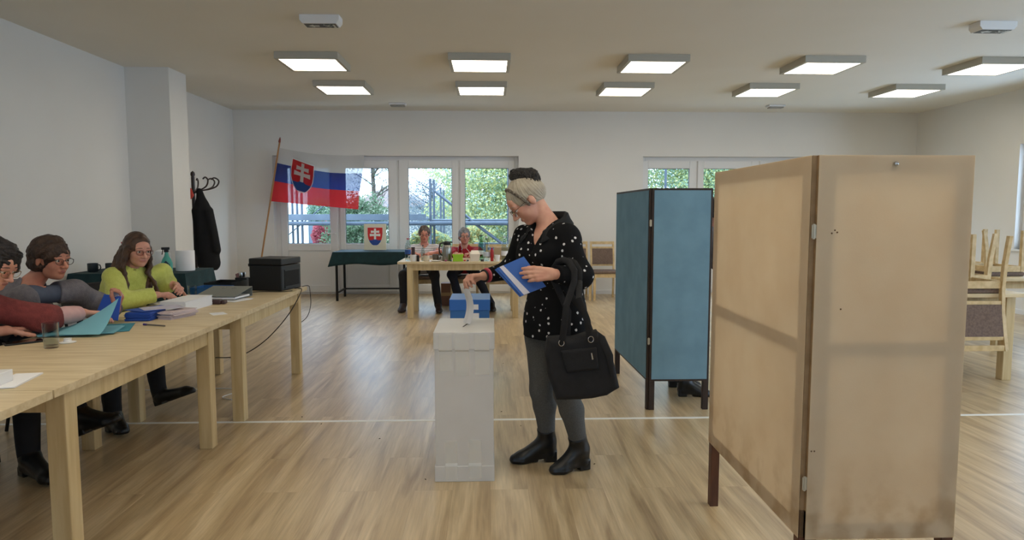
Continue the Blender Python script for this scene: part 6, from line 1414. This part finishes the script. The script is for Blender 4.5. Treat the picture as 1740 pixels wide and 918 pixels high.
tree('distant bluish bare tree behind the scaffold posts', -2.6, 31, 2.9, 1.9, 5000, [leafm('twig haze', (132, 142, 150), (118, 130, 136))], .07, 6, bare=1)
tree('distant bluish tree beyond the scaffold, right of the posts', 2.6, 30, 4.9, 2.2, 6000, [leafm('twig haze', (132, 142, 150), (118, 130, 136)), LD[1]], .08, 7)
tree('dark green shrub behind the door handle', -4.72, 19.5, 1.75, .42, 1800, LD, .06, 8, kindn='shrub')
tree('red autumn creeper bush behind the door', -4.45, 18.3, 1.2, .34, 1500, [leafm('leaf red', (150, 56, 72), (172, 84, 96)), leafm('leaf pinkish', (180, 110, 110), (150, 80, 84))], .05, 9, kindn='shrub')
tree('grassy grey green shrub behind the emblem plaque', -3.15, 16.6, 1.72, .75, 5500, [leafm('leaf grey green', (126, 140, 116), (146, 156, 132)), LD[0]], .07, 10, kindn='shrub')
tree('low yellow and green shrub behind the woman in stripes', -1.45, 16.15, 1.15, .42, 3000, LG + LY, .07, 11, kindn='shrub')
tree('low yellow shrub between the two women by the window', -.35, 16.3, 1.1, .40, 2600, LY + [LG[0]], .06, 12, kindn='shrub')
tree('low leafy shrub under the scaffold behind the bottles', 1.1, 16.4, 1.05, .62, 3500, LG, .06, 13, kindn='shrub')
# neighbouring houses
hs = thing('house', 'pale house wall with tall white panels behind the left door pane', 'house', (-6.75, 22, -.05))
b = MB().box(-2.2, 1.15, 0, 5, 0, 5.2); b.make('wall', mat('grey blue render', (92, 104, 116), .85), hs)
for x in (-1.35, -.35, .62): 
    w_ = MB().box(x - .36, x + .36, -.03, .0, .4, 4.6).make('panel', mat('white cladding', (238, 240, 242), .6), hs, bevel=.01)
hs2 = thing('house', 'distant house with a brownish pitched roof behind the bare tree', 'house', (-5.6, 38, -.05))
MB().box(-1.7, 1.9, 0, 5, 0, 1.8).make('wall', mat('far render', (196, 190, 180), .9), hs2)
MB().prism([(-2.1, 1.75), (2.3, 1.75), (.1, 2.95)], -.3, 5.3).make('roof', mat('brown tiles', (164, 146, 142), .9, noise=((150, 132, 128), 3, 4)), hs2)
setp(MB().box(-30, 30, 48, 48.3, 0, 1.9).make('wall_distant', mat('garden wall', (150, 150, 140), .9), None), kind='structure')
# scaffold
scf = thing('scaffold', 'grey steel scaffold with a plank deck standing outside the windows', 'scaffold', (0, 0, -.02))
M_GALV = mat('galvanised steel', (78, 86, 96), .55, metal=.1, noise=((66, 74, 84), 5, 3)); M_DECK = mat('scaffold deck', (92, 100, 110), .7, noise=((80, 88, 98), 3, 3))
YS, YS2 = 14.3, 15.2
def post(px, Y, top): p = at(px, 360, Y); MB().tube([(p.x, Y, 0), (p.x, Y, top)], .026, 10).make('upright', M_GALV, scf, True)
for px, Y, top in ((731.5, YS, 2.12), (737.5, YS2, 2.14), (505, YS2, 3.6), (513, YS, 3.6), (497, YS2 + .1, 3.6), (864, YS, 3.4), (1130, YS, 3.4), (1290, YS, 3.4)): post(px, Y, top)
for px, Y, top in ((749, YS + 2.6, 2.02), (754, YS + 3.2, 1.98)): post(px, Y, top)
d0 = 1.23
MB().box(-4.9, -1.32, YS, YS2, d0 + .04, d0 + .085).make('deck', M_DECK, scf, bevel=.004); MB().box(-1.25, 7.0, YS, YS2, d0 + .0, d0 + .05).make('deck', M_DECK, scf, bevel=.004)
MB().box(-4.9, -1.32, YS - .03, YS, d0 + .03, d0 + .16).make('toe_board', M_DECK, scf, bevel=.003); MB().box(.55, 7.0, YS - .03, YS, d0 + .03, d0 + .17).make('toe_board', M_DECK, scf, bevel=.003)
MB().tube([(-4.9, YS - .05, d0 - .03), (7.0, YS - .05, d0 - .03)], .045, 10).make('ledger', M_GALV, scf, True); MB().tube([(-4.9, YS2, d0 - .03), (7.0, YS2, d0 - .03)], .03, 10).make('ledger', M_GALV, scf, True)
a_, c_ = at(737, 322, YS2), at(800, 372, YS2); MB().tube([a_, c_], .03, 8).make('brace', M_GALV, scf, True)
a_, c_ = at(797, 371, YS), at(885, 436, YS); MB().tube([a_, c_], .032, 8).make('brace', M_GALV, scf, True)
a_, c_ = at(485, 402, YS2), at(560, 340, YS2); MB().tube([a_, c_], .012, 8).make('brace', M_GALV, scf, True)
MB().box(-.35, .55, YS + .3, YS2 + .2, .55, .75).make('plank_pile', M_DECK, scf, bevel=.01)
